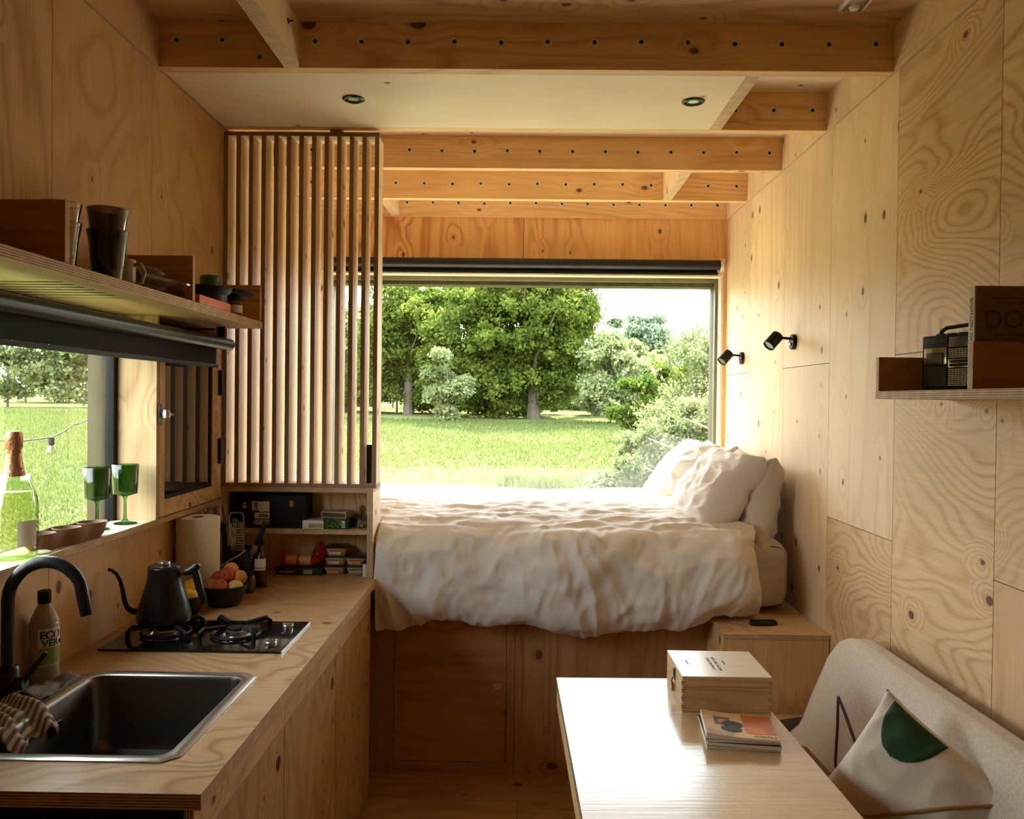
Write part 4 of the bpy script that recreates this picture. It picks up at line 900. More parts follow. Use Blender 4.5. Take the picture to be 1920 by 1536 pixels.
for (s, x, sz) in (('NOTE THAT THE SUN', -.004, .0125), ('SHINES ON THE LIT', -.020, .0125), ('with love', .020, .0095), ('handmade', -.085, .0095)):
    text(s, sz, 'inkbrown', ld, frame_mtx((x, -.005 if sz > .01 else .005, h+.0004), (0, -1, 0), (1, 0, 0)), ext=.0001)
t = empty('magazine_pile', 'top magazine', 'magazine', (0, 0, 0)); D.objects.remove(t)
def magaz(z, th, dx, dy, rz, lab, cover):
    t = empty('magazine', lab, 'magazine', (.560+dx, 2.105+dy, z), rz=rz, group='magazines on the table')
    a_, b2 = .088, .078; n = 10
    def sheet(z0, z1, e=0):
        mb = MB(); top = []
        for (zz) in (z0, z1):
            top.append(zz)
        rs = []
        for i in range(n+1):
            u = i/n; x = -a_+2*a_*u; lift = .010*(1-u)**3*cover
            rs.append([(x, -b2-e, z0), (x, b2+e, z0), (x, b2+e, z1+lift), (x, -b2-e, z1+lift)])
        return mb.rings(rs)
    sheet(0, th-.0012).build('pages', 'paper', t, smooth=False)
    def surf(zo, x0, x1, y0, y1, m, nm, nx=6, par=t):
        def fz(x): u = (x+a_)/(2*a_); return .010*(1-u)**3*cover
        mb = MB().grid(lambda u, v: (x0+(x1-x0)*u, y0+(y1-y0)*v, th-.001+zo+fz(x0+(x1-x0)*u)), nx, 1); o = mb.build(nm, m, par, smooth=False); md = o.modifiers.new('s', 'SOLIDIFY'); md.thickness = .0002; return o
    if cover:
        cv = surf(0, -a_, a_, -b2, b2, 'cream', 'cover')
        surf(.0004, .012, a_-.002, -b2+.030, b2-.004, 'redpr', 'printed_area', par=cv); surf(.0006, .012, .06, -b2+.03, -b2+.075, 'orange', 'printed_area', par=cv)
        surf(.0004, -.060, -.020, -.01, .045, 'bluegrey', 'printed_area', par=cv); surf(.0006, -.05, -.032, .004, .030, 'orange', 'printed_area', par=cv)
        surf(.0005, -a_+.004, -.02, -b2+.004, -b2+.03, 'mug', 'printed_area', par=cv)
        for (cx_, cy_, rx, ry) in ((-.022, -.030, .026, .018), (-.016, .002, .026, .020)):
            e_ = MB().add([(cx_+rx*math.cos(2*PI*k/20), cy_+ry*math.sin(2*PI*k/20), th+.0003+.010*(1-(cx_+rx*math.cos(2*PI*k/20)+a_)/(2*a_))**3) for k in range(20)], [tuple(range(20))]).build('printed_shape', 'ink', cv)
        text('Modern', .017, 'ink', cv, frame_mtx((.055, -b2+.013, th+.0004), (-1, 0, 0), (0, -1, 0)), ext=.0001)
    else: box('cover', (-a_, a_, -b2, b2, th-.0011, th-.0003), 'charcoal', t)
    return t
zz = .7506
for k, (th, dx, dy, rz) in enumerate(((.008, .0, .0, -.10), (.009, .004, -.003, -.14), (.007, -.004, .002, -.09))):
    magaz(zz, th, dx, dy, rz, ('magazine at the bottom of the pile on the table', 'second magazine from the bottom of the pile', 'magazine just beneath the orange one')[k], 0); zz += th
magaz(zz, .007, 0, 0, -.12, 'orange and brown covered magazine on top of the pile', 1)
t = empty('key_case', 'small oval black case lying on the bedside box', 'case', (.988, 3.365, .7025), rz=.08)
MB().rings([[((.056-k_)*math.copysign(abs(math.cos(a))**.6, math.cos(a)), (.021-k_)*math.copysign(abs(math.sin(a))**.6, math.sin(a)), z) for a in [2*PI*i/28 for i in range(28)]] for z, k_ in ((0, .004), (.004, 0), (.012, 0), (.018, .004), (.020, .009))]).build('case', 'black', t)
# ------------------------------------------------------------------ right shelf, radio, book
t = empty('wall_shelf', 'short plywood wall shelf with dividers on the right wall', 'shelf')
board('shelf_board', (1.000, XR-.0005, .9, 2.364, 1.614, 1.636), 'ply_y', t)
for y, zt_ in ((2.346, 1.732), (1.860, 1.742), (.9, 1.742)): board('divider', (1.001, XR-.0005, y, y+.018, 1.6365, zt_), 'pineb', t)
rebase(t, (1.2, 1.7, 1.62))
t = empty('radio', 'small retro radio with silver speaker grille on the right wall shelf', 'radio', (1.128, 2.225, 1.6370), rz=math.radians(20))
# front face looks along local -x
H, Ln, Th = .150, .165, .042
bd = box('body', (0, Th, -Ln/2, Ln/2, .004, H), 'black', t, bevel=.005)
for y in (-.06, .06): box('foot', (.006, .036, y-.01, y+.01, 0, .005), 'black', t)
def rp(nm, y0, y1, z0, z1, m, par=bd, dx=.0025, bv=.0008): return box(nm, (-dx, .001, -y1, -y0, z0, z1), m, par, bevel=bv)
# local y runs away; photo left = far side (+y). positions measured from the far-left edge
def L(a): return Ln/2-a
def rq(nm, a0, a1, z0, z1, m, dx=.0025, par=bd): return box(nm, (-dx, .001, L(a1), L(a0), z0, z1), m, par, bevel=.0006)
rq('name_strip', .006, .088, .128, .142, 'charcoal'); rq('band_panel', .010, .084, .072, .116, 'radiosilver'); dz = rq('dial_window', .018, .076, .072, .103, 'charcoal', .004)
rq('dial_frame', .021, .073, .076, .100, 'radiogrey', .0055); rq('scale_window', .092, .160, .116, .143, 'radiogrey', .003); rq('cassette_door', .010, .084, .014, .066, 'charcoal', .003)
rq('display_frame', .090, .158, .062, .084, 'radiosilver', .003); rq('display', .096, .153, .065, .072, 'black', .005); rq('display', .096, .153, .0745, .081, 'black', .005)
g = MB()
for (z0, nz) in ((.088, 5), (.014, 9)):
    for i in range(7):
        for k in range(nz):
            a = .091+i*.0098; g.box(-.003, .001, L(a+.0078), L(a), z0+k*.0052, z0+k*.0052+.0030)
tag(g.build('speaker_grille', 'steel', bd, smooth=False), kind='stuff')
for y in (-.035, .0, .035): box('button', (.010, .026, y-.010, y+.010, H, H+.005), 'charcoal', bd, bevel=.001)
MB().tube([(.02, -.075, H-.002), (.02, -.075, H+.016), (.02, -.066, H+.024), (.02, .020, H+.020), (.02, .035, H+.012), (.02, .04, H-.001)], .0055, 8).build('handle', 'black', t)
box('battery_pack', (.012, .04, -.14, -.0826, .070, .125), 'charcoal', bd, bevel=.002)
t = empty('book', 'upright brown book lettered DO beside the radio on the right wall shelf', 'book', (1.015, 1.895, 1.6368))
bh = .232
box('pages', (.004, .170, -.0095, .0095, .003, bh-.003), 'paper', t); box('cover', (.003, .172, -.0125, -.0097, 0, bh), 'bookbrown', t, bevel=.0005); box('cover', (.003, .172, .0097, .0125, 0, bh), 'bookbrown', t, bevel=.0005)
sp_ = box('spine', (0, .0038, -.0125, .0125, 0, bh), 'bookspine', t, bevel=.0008)
text('DO', .058, 'inkbrown', t, frame_mtx((.066, -.0129, .155), (1, 0, 0), (0, 0, 1)), ext=.0003); text('Pause and look outside', .0085, 'inkbrown', t, frame_mtx((.085, -.0129, .123), (1, 0, 0), (0, 0, 1)))
text('how to spend a slow weekend', .0075, 'inkbrown', t, frame_mtx((.085, -.0129, .205), (1, 0, 0), (0, 0, 1))); text('far away from everything', .0075, 'inkbrown', t, frame_mtx((.085, -.0129, .195), (1, 0, 0), (0, 0, 1)))
text('DO NOTHING', .016, 'inkbrown', sp_, frame_mtx((-.0004, 0, .155), (0, 0, 1), (0, 1, 0)), ext=.0002)
# ------------------------------------------------------------------ wall lamps
def spot(y, z, lab):
    t = empty('wall_spotlight', lab, 'wall light', (XR, y, z), group='black wall spotlights')
    mb = MB().lathe([(0, 0), (.034, 0), (.034, .014), (.032, .017), (0, .017)], 28, cap0=False, cap1=False); mb.v = [(-z_, y_, x_) for (x_, y_, z_) in mb.v]
    mb.build('base', 'black', t)
    mb = MB().lathe([(.007, 0), (.007, .006), (0, .006)], 12, cap0=False, cap1=False); mb.v = [(-z_-.017, y_, x_-.010) for (x_, y_, z_) in mb.v]; mb.build('switch', 'steel', t)
    MB().tube([(-.014, 0, .014), (-.055, -.004, .017), (-.075, -.008, .014)], .006, 10).build('arm', 'black', t)
    d = Vector((-.66, -.30, -.68)).normalized(); c = Vector((-.098, -.012, .004))
    hd = MB().lathe([(.0, -.036), (.024, -.036), (.027, -.033), (.027, .036), (.0245, .037), (.023, .034)], 28, cap0=False, cap1=False)
    q = d.to_track_quat('Z', 'Y').to_matrix().to_4x4(); q.translation = c
    o = hd.build('head', 'black', t); o.data.transform(q)
    le = MB().lathe([(0, .031), (.0225, .031), (.0225, .034)], 24, cap0=False, cap1=False).build('lens', 'radiogrey', o); le.data.transform(q)
spot(3.709, 1.872, 'black wall spotlight on the right wall, nearer the camera'); spot(4.570, 1.843, 'black wall spotlight on the right wall, close to the picture window')
# ------------------------------------------------------------------ bed: mattress, duvet, pillows
def softbox(x0, x1, y0, y1, z0, z1, r, amp=.004, sc_=6, N=3):
    mb = MB(); cx_, cy_, cz_ = (x0+x1)/2, (y0+y1)/2, (z0+z1)/2; hx, hy, hz = (x1-x0)/2, (y1-y0)/2, (z1-z0)/2
    def face(ax, s, nu, nv):
        def fn(u, v):
            p = [0, 0, 0]; a, b = [(1, 2), (2, 0), (0, 1)][ax]; h = (hx, hy, hz); p[ax] = s*h[ax]; p[a] = (2*u-1)*h[a]*(1 if s > 0 else -1); p[b] = (2*v-1)*h[b]
            P_ = Vector(p); q = Vector([max(-(h[i]-r), min(h[i]-r, P_[i])) for i in range(3)]); dd = P_-q
            n_ = dd.normalized() if dd.length > 1e-6 else Vector((0, 0, 0))
            P_ = q+n_*r
            w = amp*(noise.noise(Vector((P_.x*sc_*.5, P_.y*sc_*.5, P_.z*sc_*3)))+.5*noise.noise(Vector((P_.x*2+P_.y*2, P_.z*40, 1))))
            return tuple(P_+n_*w+Vector((cx_, cy_, cz_)))
        mb.grid(fn, nu, nv)
    face(0, 1, 24, 24); face(0, -1, 8, 8); face(1, 1, 8, 8); face(1, -1, 80, 24); face(2, 1, 60, 40); face(2, -1, 8, 8)
    return mb
t = empty('mattress', 'thick mattress in a cream fitted sheet on the bed base', 'mattress', (0, 4.2, .701))
mb = softbox(-1.205, 1.163, 3.548, 4.925, .702, 1.012, .085, amp=.004); mb.v = [(x, y-4.2, z-.701) for x, y, z in mb.v]
mb.build('body', 'sheet', t, angle=180)
prof = [(4.90, 1.035), (4.84, 1.085), (4.6, 1.105), (4.3, 1.11), (4.0, 1.10), (3.75, 1.085), (3.58, 1.068), (3.49, 1.040), (3.43, .985), (3.395, .90), (3.38, .82), (3.385, .75), (3.405, .712), (3.44, .682), (3.475, .677), (3.50, .690)]
cum = [0]
for a, b in zip(prof, prof[1:]): cum.append(cum[-1]+math.hypot(a[0]-b[0], a[1]-b[1]))
TL = cum[-1]
def pr_at(s):
    s = min(max(s, 0), TL-1e-6)
    for i in range(len(cum)-1):
        if s <= cum[i+1]: break
    def P_(k): k = min(max(k, 0), len(prof)-1); return Vector(prof[k]).to_2d()
    u = (s-cum[i])/(cum[i+1]-cum[i]); p0, p1, p2, p3 = P_(i-1), P_(i), P_(i+1), P_(i+2)
    p = .5*((2*p1)+(-p0+p2)*u+(2*p0-5*p1+4*p2-p3)*u*u+(-p0+3*p1-3*p2+p3)*u**3)
    tg = (p2-p1).normalized(); return p, Vector((-tg[1], tg[0]))
def duvet(u, v):
    x = -1.20+u*2.20; s = v*TL; p, n = pr_at(s); hang = max(0, min(1, (s-1.38)/.12))
    tg = pr_at(min(s, TL-.02)+.01)[0]-pr_at(min(s, TL-.02))[0]; n = Vector((tg[1], -tg[0])); n = n.normalized() if n.length > 1e-9 else Vector((0, 1))
    wx = .10*noise.noise(Vector((x*2.2, s*2.2, 1.)));
    top = .013*fbm(x*2.0, s*5.0+wx*9, 0., 3)+.012*ridge(x*3.2+wx*4, s*11+x*1.5, 2.)*max(0, min(1, (s-.75)/.4))+.005*ridge(x*14, s*9, 3.)+.006*noise.noise(Vector((x*5, s*26, 4)))*max(0, min(1, (s-.7)/.4))
    xx = x+.22*(s-1.4)*math.tanh(x*1.5)
    fold = .042*noise.noise(Vector((xx*2.6+wx*4, s*2.0, 9)))+.020*ridge(xx*3.1+wx*7+s*1.2, s*2.6-x*.8, 5.)*(.6+.8*noise.noise(Vector((x*1.7, s*2, 31))))+.011*ridge(xx*8+wx*14-s*3, s*5.0+x*2, 6.)+.004*ridge(xx*20+s*6, s*11, 8.)+.006*ridge(xx*5+s*9, s*7-xx*6+wx*9, 18.)+.014*ridge(x*2.4+s*4, s*3.6-x*2.6, 12.)
    edge = 1 if v < .96 else (1-v)/.04
    dsp = (top*1.25*(1-hang)+fold*1.2*hang*edge)
    y, z = p[0]+n[0]*dsp, p[1]+n[1]*dsp
    # hem height along the bed
    if hang > 0:
        hem = .03*math.exp(-((x+.30)/.10)**2)+.02*noise.noise(Vector((x*2.6, 3, 3)))+(-.022 if .1 < x < .7 else 0)*math.sin(max(0, min(1, (x-.1)/.6))*PI)+max(0, min(.12, x-.68))*.62
        z += hem*hang*min(1, max(0, (1.0-z)/.3))
    if x > .86:      # rounded right end of the duvet
        k = (x-.86)/.14; z -= .018*k*k*(1-hang); y += .035*k*k*hang; x -= .02*k*hang+.012*math.sin(s*9)*k
    if x < -.592: y = max(y, 3.565)
    return (x, y, z)
t = empty('duvet', 'crumpled white linen duvet spread over the bed and hanging down in front', 'duvet', (0, 4.2, 1.02))
mb = MB().grid(duvet, 330, 240); mb.v = [(x, y-4.2, z-1.02) for x, y, z in mb.v]
o = mb.build('cover', 'linen', t, angle=180); md = o.modifiers.new('s', 'SOLIDIFY'); md.thickness = .012; md.offset = -1
def pillow(name, lab, cat, loc, rot, a, b, T, mt, seed, group=None, flange=.0, wr=.010, N=64):
    t = empty(name, lab, cat, loc, rot=rot, group=group)
    def side(sg):
        def fn(u, v):
            U, V = 2*u-1, 2*v-1; U, V = (math.copysign(abs(U)**.85, U), math.copysign(abs(V)**.85, V))
            pin = 1-.15*(1-V*V)*abs(U)**4-.0; pin2 = 1-.15*(1-U*U)*abs(V)**4
            th = T*max(0, (1-abs(U)**2.2)*(1-abs(V)**2.2))**.42
            e = min(1-abs(U), 1-abs(V)); w = min(1, e*6)
            d = wr*w*(fbm(U*2.2+seed, V*2.2, sg*1., 2)+.9*ridge(U*2.2+V*1.5+seed, V*2.5-U, seed+sg)+.35*ridge(U*6+seed, V*5, sg*2.+seed))
            rad = wr*.8*ridge(math.atan2(V, U)*2.2, 0, seed)*min(1, e*8)*(1-w*.5)
            return (a*U*pin, b*V*pin2, sg*(th/2+d*.9+rad) if e > 1e-4 else 0)
        return fn
    mb = MB().grid(side(1), N, N).grid(side(-1), N, N)
    o = mb.build('cover', mt, t, angle=180)
    bm = bmesh.new(); bm.from_mesh(o.data); bmesh.ops.remove_doubles(bm, verts=bm.verts, dist=.0006); bmesh.ops.recalc_face_normals(bm, faces=bm.faces); bm.to_mesh(o.data); bm.free()
    return t
# local axes: x = height of the pillow, y = its length, z = thickness
def prot(tilt, rz=0, rx=0): return (Matrix.Rotation(rz, 3, 'Z') @ Matrix.Rotation(tilt, 3, 'Y') @ Matrix.Rotation(rx, 3, 'X')).to_euler()
g_ = 'pillows heaped at the right end of the bed'
pillow('pillow', 'pillow standing against the right wall at the near corner of the bed', 'pillow', (1.070, 3.90, 1.170), prot(-1.42, -.03), .20, .34, .17, 'sheet', 1., g_, wr=.015)
pillow('pillow', 'white pillow leaning forwards in front, nearest the camera', 'pillow', (.895, 3.90, 1.180), prot(-.93, .02), .235, .35, .19, 'linen', 3., g_, wr=.019)
pillow('pillow', 'pillow against the right wall close to the picture window', 'pillow', (1.055, 4.57, 1.185), prot(-1.35, .02), .20, .31, .17, 'linen', 5., g_)
pillow('pillow', 'sunlit pillow leaning in front close to the picture window', 'pillow', (.875, 4.56, 1.205), prot(-.85, -.04), .23, .31, .18, 'linen', 8., g_, wr=.019)
# ------------------------------------------------------------------ bench, throw, cushion
t = empty('bench', 'built-in plywood bench along the right wall', 'bench')
MB().box(.74, XR-.001, .9, 3.2, .0, .38).build('box', 'pine_y', t, smooth=False); board('seat', (.73, XR-.001, .9, 3.205, .3805, .40), 'ply_y', t)
rebase(t, (1.0, 2.0, 0))
t = empty('seat_cushion', 'long brown seat cushion on the bench', 'cushion', (.96, 1.95, .401))
mb = softbox(-.21, .20, -.95, .78, .0, .085, .025, amp=.003); mb.build('body', 'brown', t, angle=180)
t = empty('back_cushion', 'long back cushion covered by a light felt throw against the right wall', 'cushion', (1.08, 1.85, .487))
def bk(e=0.):
    mb = MB(); rs = []
    for i in range(61):
        v = i/60; y = -.95+v*1.83; k = max(0, (v-.93)/.07); rr = [(-.115-.0, .0), (-.112, .02), (-.015, .305), (.0, .335), (.02, .348), (.075, .348), (.100, .335), (.118, .3), (.122, .0)]
        ring = []
        for j, (x, z) in enumerate(rr):
            w = .005*noise.noise(Vector((y*3, z*7, 1)));
            sq = 1-.10*k*k
            ring.append((x+(w if j < 5 else 0)+e*(-1 if j < 5 else 0), y, z*sq+(e if z > .3 else 0)))
        rs.append(ring)
    return mb.rings(rs)
bk().build('body', 'brown', t, angle=50)
def thr(u, v):
    y = -.95+v*1.845+.004*noise.noise(Vector((u*6, 2, 2))); pts = [(-.150, -.055), (-.1255, .0), (-.1215, .03), (-.024, .305), (-.008, .340), (.018, .356), (.060, .357)]
    if v > .94:
        kk = (v-.94)/.06
    s = u*(len(pts)-1); i = min(int(s), len(pts)-2); f_ = s-i; x = pts[i][0]*(1-f_)+pts[i+1][0]*f_; z = pts[i][1]*(1-f_)+pts[i+1][1]*f_
    w = .005*noise.noise(Vector((y*3, z*7, 1)))
    x = x-.004-.006*abs(noise.noise(Vector((y*5, z*3, 8))))*(1-u)
    if z > .30 and v > .93: z -= .035*((v-.93)/.07)**2*.6
    if u < .35: y += -.10*0; x -= .03*max(0, (v-.85)/.15)*(1-u/.35); z -= 0
    if v > .9: y += .10*(1-u)**1.3*((v-.9)/.1)
    return (x+w, y, z)
o = MB().grid(thr, 40, 120).build('throw', 'canvas_gray', t, angle=180); md = o.modifiers.new('s', 'SOLIDIFY'); md.thickness = .003; md.offset = 1
# embroidered zigzag on the throw
def thr_at(u, v): p = thr(u, v); return (p[0]-.004, p[1], p[2])
pp = [thr_at(.36, .9)]
def line(us, par, mt, r=.005, nm='embroidered_line'):
    P_ = []
    for (a, b) in zip(us, us[1:]):
        for k in range(9): P_.append(thr_at(a[0]+(b[0]-a[0])*k/8, a[1]+(b[1]-a[1])*k/8))
    MB().tube(P_, r, 6).build(nm, mt, par)
line([(.315, .845), (.43, .925), (.375, .78)], t, 'maroon', .0055)
line([(.30, .30), (.42, .42)], t, 'ink', .006)
t = empty('scatter_cushion', 'cream canvas cushion with green shape and coloured lines on the bench', 'cushion', (.918, 1.94, .664))
# cushion leaning back, turned on its corner; local x,y in its face, z towards the camera side
cm = Matrix((Vector((.80, -.42, -.42)).normalized(), (0, 0, 0), (0, 0, 0)))
ex = Vector((.70, -.50, -.10)).normalized(); nz = Vector((-.52, -.70, .48)); nz = (nz-ex*nz.dot(ex)).normalized(); ey = nz.cross(ex)
Uc = Vector((.81, -.51, .28)).normalized(); Tc = Vector((-.13, .50, .80)); Tc = (Tc-Uc*Tc.dot(Uc)).normalized()
ex2 = (Uc-Tc).normalized(); ey2 = (Uc+Tc).normalized(); nz = ex2.cross(ey2)
t.rotation_euler = Matrix((ex2, ey2, nz)).transposed().to_euler()
ca, ct = .185, .17
def cfn(U, V, off=.0):
    th = ct*max(0, (1-abs(U)**2.2)*(1-abs(V)**2.2))**.42; e = min(1-abs(U), 1-abs(V)); w = min(1, e*6)
    d = .014*w*(fbm(U*1.6+2, V*1.6, 1., 2)+.8*ridge(U*1.8+V+2, V*2-U, 3.))
    return (ca*U*(1-.09*(1-V*V)*abs(U)**4), ca*V*(1-.09*(1-U*U)*abs(V)**4), th/2+d*.9+off)
N = 56
mb = MB().grid(lambda u, v: cfn(2*u-1, 2*v-1), N, N).grid(lambda u, v: tuple(c*(1 if i < 2 else -1) for i, c in enumerate(cfn(2*u-1, 2*v-1))), N, N)
cv = mb.build('cover', 'canvas', t, angle=180)
bm = bmesh.new(); bm.from_mesh(cv.data); bmesh.ops.remove_doubles(bm, verts=bm.verts, dist=.003); bmesh.ops.recalc_face_normals(bm, faces=bm.faces); bm.to_mesh(cv.data); bm.free()
def cline(pts, mt, r=.004):
    P_ = []
    for a, b in zip(pts, pts[1:]):
        for k in range(10): P_.append(cfn(a[0]+(b[0]-a[0])*k/9, a[1]+(b[1]-a[1])*k/9, .001))
    MB().tube(P_, r, 6).build('piping_line', mt, cv)
def cpatch(fn, mt):          # filled felt patch following the cushion's surface
    o = MB().grid(lambda u, v: (lambda q: cfn(q[0], q[1], .003))(fn(u, v)), 16, 16).build('felt_patch', mt, cv, angle=180); md = o.modifiers.new('s', 'SOLIDIFY'); md.thickness = .002
cpatch(lambda u, v: (-.42+.40*(2*u-1)*math.sqrt(max(0.0, 1-(1-v)**2)), .38+.59*v), 'green')
cline([(-.99, -.50), (-.75, -.52), (-.51, -.68)], 'ink', .0045)
cline([(-.51, -.68), (-.15, -.32), (.40, .35), (.97, .96)], 'ochre', .0045); cline([(-.51, -.68), (-.46, -.82), (-.50, -.98)], 'ochre', .004)
cpatch(lambda u, v: (.35+.62*u, -.97+.98*v*(.25+.75*u)), 'ink')
# black case on the bench end
t = empty('tool_case', 'low black case with red edging on the bench beside the bedside box', 'case', (1.035, 2.955, .401), rz=.35)
box('base', (-.13, .13, -.09, .09, 0, .035), 'black', t, bevel=.006)
box('lid', (-.12, .12, -.08, .08, .0355, .055), 'charcoal', t, bevel=.006)
MB().tube([(-.12, -.088, .038), (.12, -.088, .042), (.13, .0, .05), (.12, .088, .046), (-.12, .088, .038), (-.12, -.088, .038)], .008, 8).build('red_edge', 'redpr', t)
for k in range(3): MB().lathe([(.010, 0), (.009, .006), (0, .007)], 12, c=(-.05+.05*k, -.02, .0552), cap0=False, cap1=False).build('knob', 'steel', t)
MB().tube([(.02, -.10, .03), (.06, -.12, .055), (.10, -.10, .06), (.12, -.04, .05)], .004, 8).build('cable', 'black', t)
# ------------------------------------------------------------------ garden outside
def gz(x, y):
    r = math.hypot(x, y-2.0)
    k = max(0., min(1., (r-5)/33)); k = k*k*(3-2*k)*.25+k*.75
    return -.42+1.36*k+max(0, r-38)*.010+.05*noise.noise(Vector((x*.25, y*.25, 0)))*min(1, max(0, (r-6)/6))
m_, t_, b_ = newmat('meadow'); b_.inputs['Roughness'].default_value = 1.0; b_.inputs['Specular IOR Level'].default_value = 0
co = nn(t_, 'ShaderNodeTexCoord')
n1 = nn(t_, 'ShaderNodeTexNoise'); n1.inputs['Scale'].default_value = .35; n1.inputs['Detail'].default_value = 6; t_.links.new(co.outputs['Object'], n1.inputs[0])
n2 = nn(t_, 'ShaderNodeTexNoise'); n2.inputs['Scale'].default_value = 5; n2.inputs['Detail'].default_value = 5; t_.links.new(co.outputs['Object'], n2.inputs[0])
c1 = mixc(t_, mrange(t_, n1.outputs[0], .35, .65, 0, 1), (.125, .135, .045, 1), (.170, .168, .075, 1))
c2 = mixc(t_, mrange(t_, n2.outputs[0], .35, .7, 0, .6), c1, (.085, .115, .025, 1))
sx = nn(t_, 'ShaderNodeSeparateXYZ'); t_.links.new(co.outputs['Object'], sx.inputs[0])
# worn path crossing the meadow
pd = mth(t_, 'ABSOLUTE', mth(t_, 'SUBTRACT', sx.outputs['Y'], mth(t_, 'ADD', mth(t_, 'MULTIPLY', sx.outputs['X'], 1.25), mth(t_, 'ADD', 19.5, mth(t_, 'MULTIPLY', n1.outputs[0], 3.)))))
c3 = mixc(t_, mth(t_, 'MULTIPLY', mth(t_, 'MULTIPLY', mrange(t_, pd, .3, 1.4, 1, 0), mrange(t_, sx.outputs['Y'], 17., 20., 1, 0)), mrange(t_, n2.outputs[0], .3, .6, .5, 1)), c2, (.20, .165, .10, 1))
t_.links.new(c3, b_.inputs['Base Color'])
bp = nn(t_, 'ShaderNodeBump'); bp.inputs['Strength'].default_value = .6; bp.inputs['Distance'].default_value = .2; t_.links.new(n2.outputs[0], bp.inputs['Height']); t_.links.new(bp.outputs[0], b_.inputs['Normal'])
M['meadow'] = m_
mb = MB()
xs = np.concatenate([-np.geomspace(4, 240, 34)[::-1], np.linspace(-3.5, 3.5, 8), np.geomspace(4, 240, 34)])
ysg = xs+2.0
vs = [(x, y, gz(x, y)) for y in ysg for x in xs]; n_ = len(xs)
mb.add(vs, [(j*n_+i, j*n_+i+1, (j+1)*n_+i+1, (j+1)*n_+i) for j in range(n_-1) for i in range(n_-1)])
tag(mb.build('ground', 'meadow', None, angle=180), kind=ST)
def leaves(name, pts, size, matn, parent=None, tint=None, up=.35, aspect=1.5):
    """pts: (n,3) array. A quad per point, random orientation, joined into one mesh"""
    n = len(pts); pts = np.asarray(pts, float)
    nrm = rng.normal(size=(n, 3)); nrm[:, 2] += up*2; nrm /= np.linalg.norm(nrm, axis=1)[:, None]
    a = np.cross(nrm, rng.normal(size=(n, 3))); a /= np.linalg.norm(a, axis=1)[:, None]; b = np.cross(nrm, a)
    s = size*(.6+.8*rng.random(n))[:, None]
    co_ = np.empty((n, 4, 3)); co_[:, 0] = pts-a*s*aspect*.5; co_[:, 1] = pts-b*s*.5+nrm*s*.12; co_[:, 2] = pts+a*s*aspect*.5; co_[:, 3] = pts+b*s*.5+nrm*s*.12
    me = D.meshes.new(name); me.vertices.add(n*4); me.loops.add(n*4); me.polygons.add(n)
    me.vertices.foreach_set('co', co_.ravel().astype(np.float32)); me.loops.foreach_set('vertex_index', np.arange(n*4, dtype=np.int32))
    me.polygons.foreach_set('loop_start', np.arange(0, n*4, 4, dtype=np.int32)); me.polygons.foreach_set('loop_total', np.full(n, 4, dtype=np.int32))
    me.update(calc_edges=True)
    at = me.attributes.new('tint', 'FLOAT', 'POINT'); tv = np.repeat(tint if tint is not None else rng.random(n), 4); at.data.foreach_set('value', tv.astype(np.float32))
    me.materials.append(M[matn]); o = D.objects.new(name, me); COL.objects.link(o)
    if parent: o.parent = parent
    return tag(o, kind='stuff')
def crown(blobs, n_cl, per, spread, base_tint=0.):
    """clumped points in the shells of ellipsoids (cx,cy,cz,rx,ry,rz)"""
    w = np.array([b[3]*b[5] for b in blobs]); w = w/w.sum(); idx = rng.choice(len(blobs), n_cl, p=w); B = np.array(blobs)[idx]
    d = rng.normal(size=(n_cl, 3)); d /= np.linalg.norm(d, axis=1)[:, None]; r = (rng.random(n_cl)**.45)[:, None]
    nl = max(6, n_cl//20); li = rng.choice(len(blobs), nl, p=w); LB = np.array(blobs)[li]
    ld = rng.normal(size=(nl, 3)); ld /= np.linalg.norm(ld, axis=1)[:, None]; lr = (.55+.45*rng.random(nl))[:, None]
    lc = LB[:, :3]+ld*lr*LB[:, 3:6]; rad = (LB[:, 3]*.40*(.7+.6*rng.random(nl)))
    k = rng.integers(0, nl, n_cl); d[:, 2] = np.where(d[:, 2] < -.2, -d[:, 2]*.6, d[:, 2]); d /= np.linalg.norm(d, axis=1)[:, None]
    c = lc[k]+d*r*rad[k][:, None]
    p = np.repeat(c, per, 0)+rng.normal(size=(n_cl*per, 3))*spread*np.array([1, 1, .7])
    tn = np.repeat(.5*rng.random(n_cl)+.5*rng.random(nl)[k], per)*.7+rng.random(n_cl*per)*.3
    return p, np.clip(tn+base_tint, 0, 1)
def trunk(par, h, r, branches=7, spread=1.6, lean=0.):
    mb = MB(); mb.tube([(0, 0, -.3), (.02, 0, h*.25), (lean*.5, .05, h*.5), (lean, 0, h*.8), (lean, 0, h)], [r*1.3, r, r*.8, r*.5, r*.15], 9)
    for k in range(branches):
        a = k*2.4; z0 = h*(.22+.55*k/branches); L_ = spread*(1-.4*k/branches)
        mb.tube([(lean*z0/h, 0, z0), (L_*.4*math.cos(a)+lean*z0/h, L_*.4*math.sin(a), z0+L_*.30), (L_*.8*math.cos(a+.2), L_*.8*math.sin(a+.2), z0+L_*.75), (L_*math.cos(a+.3), L_*math.sin(a+.3), z0+L_*1.1)], [r*.45, r*.30, r*.18, r*.06], 6)
    return mb.build('trunk', 'bark', par)
def at_(px, dist):           # world x of a column of the picture at a distance
    v = Vector(((px-960)/1560, 0, 1)); w = v.x*r_+f_; return w.x/w.y*dist
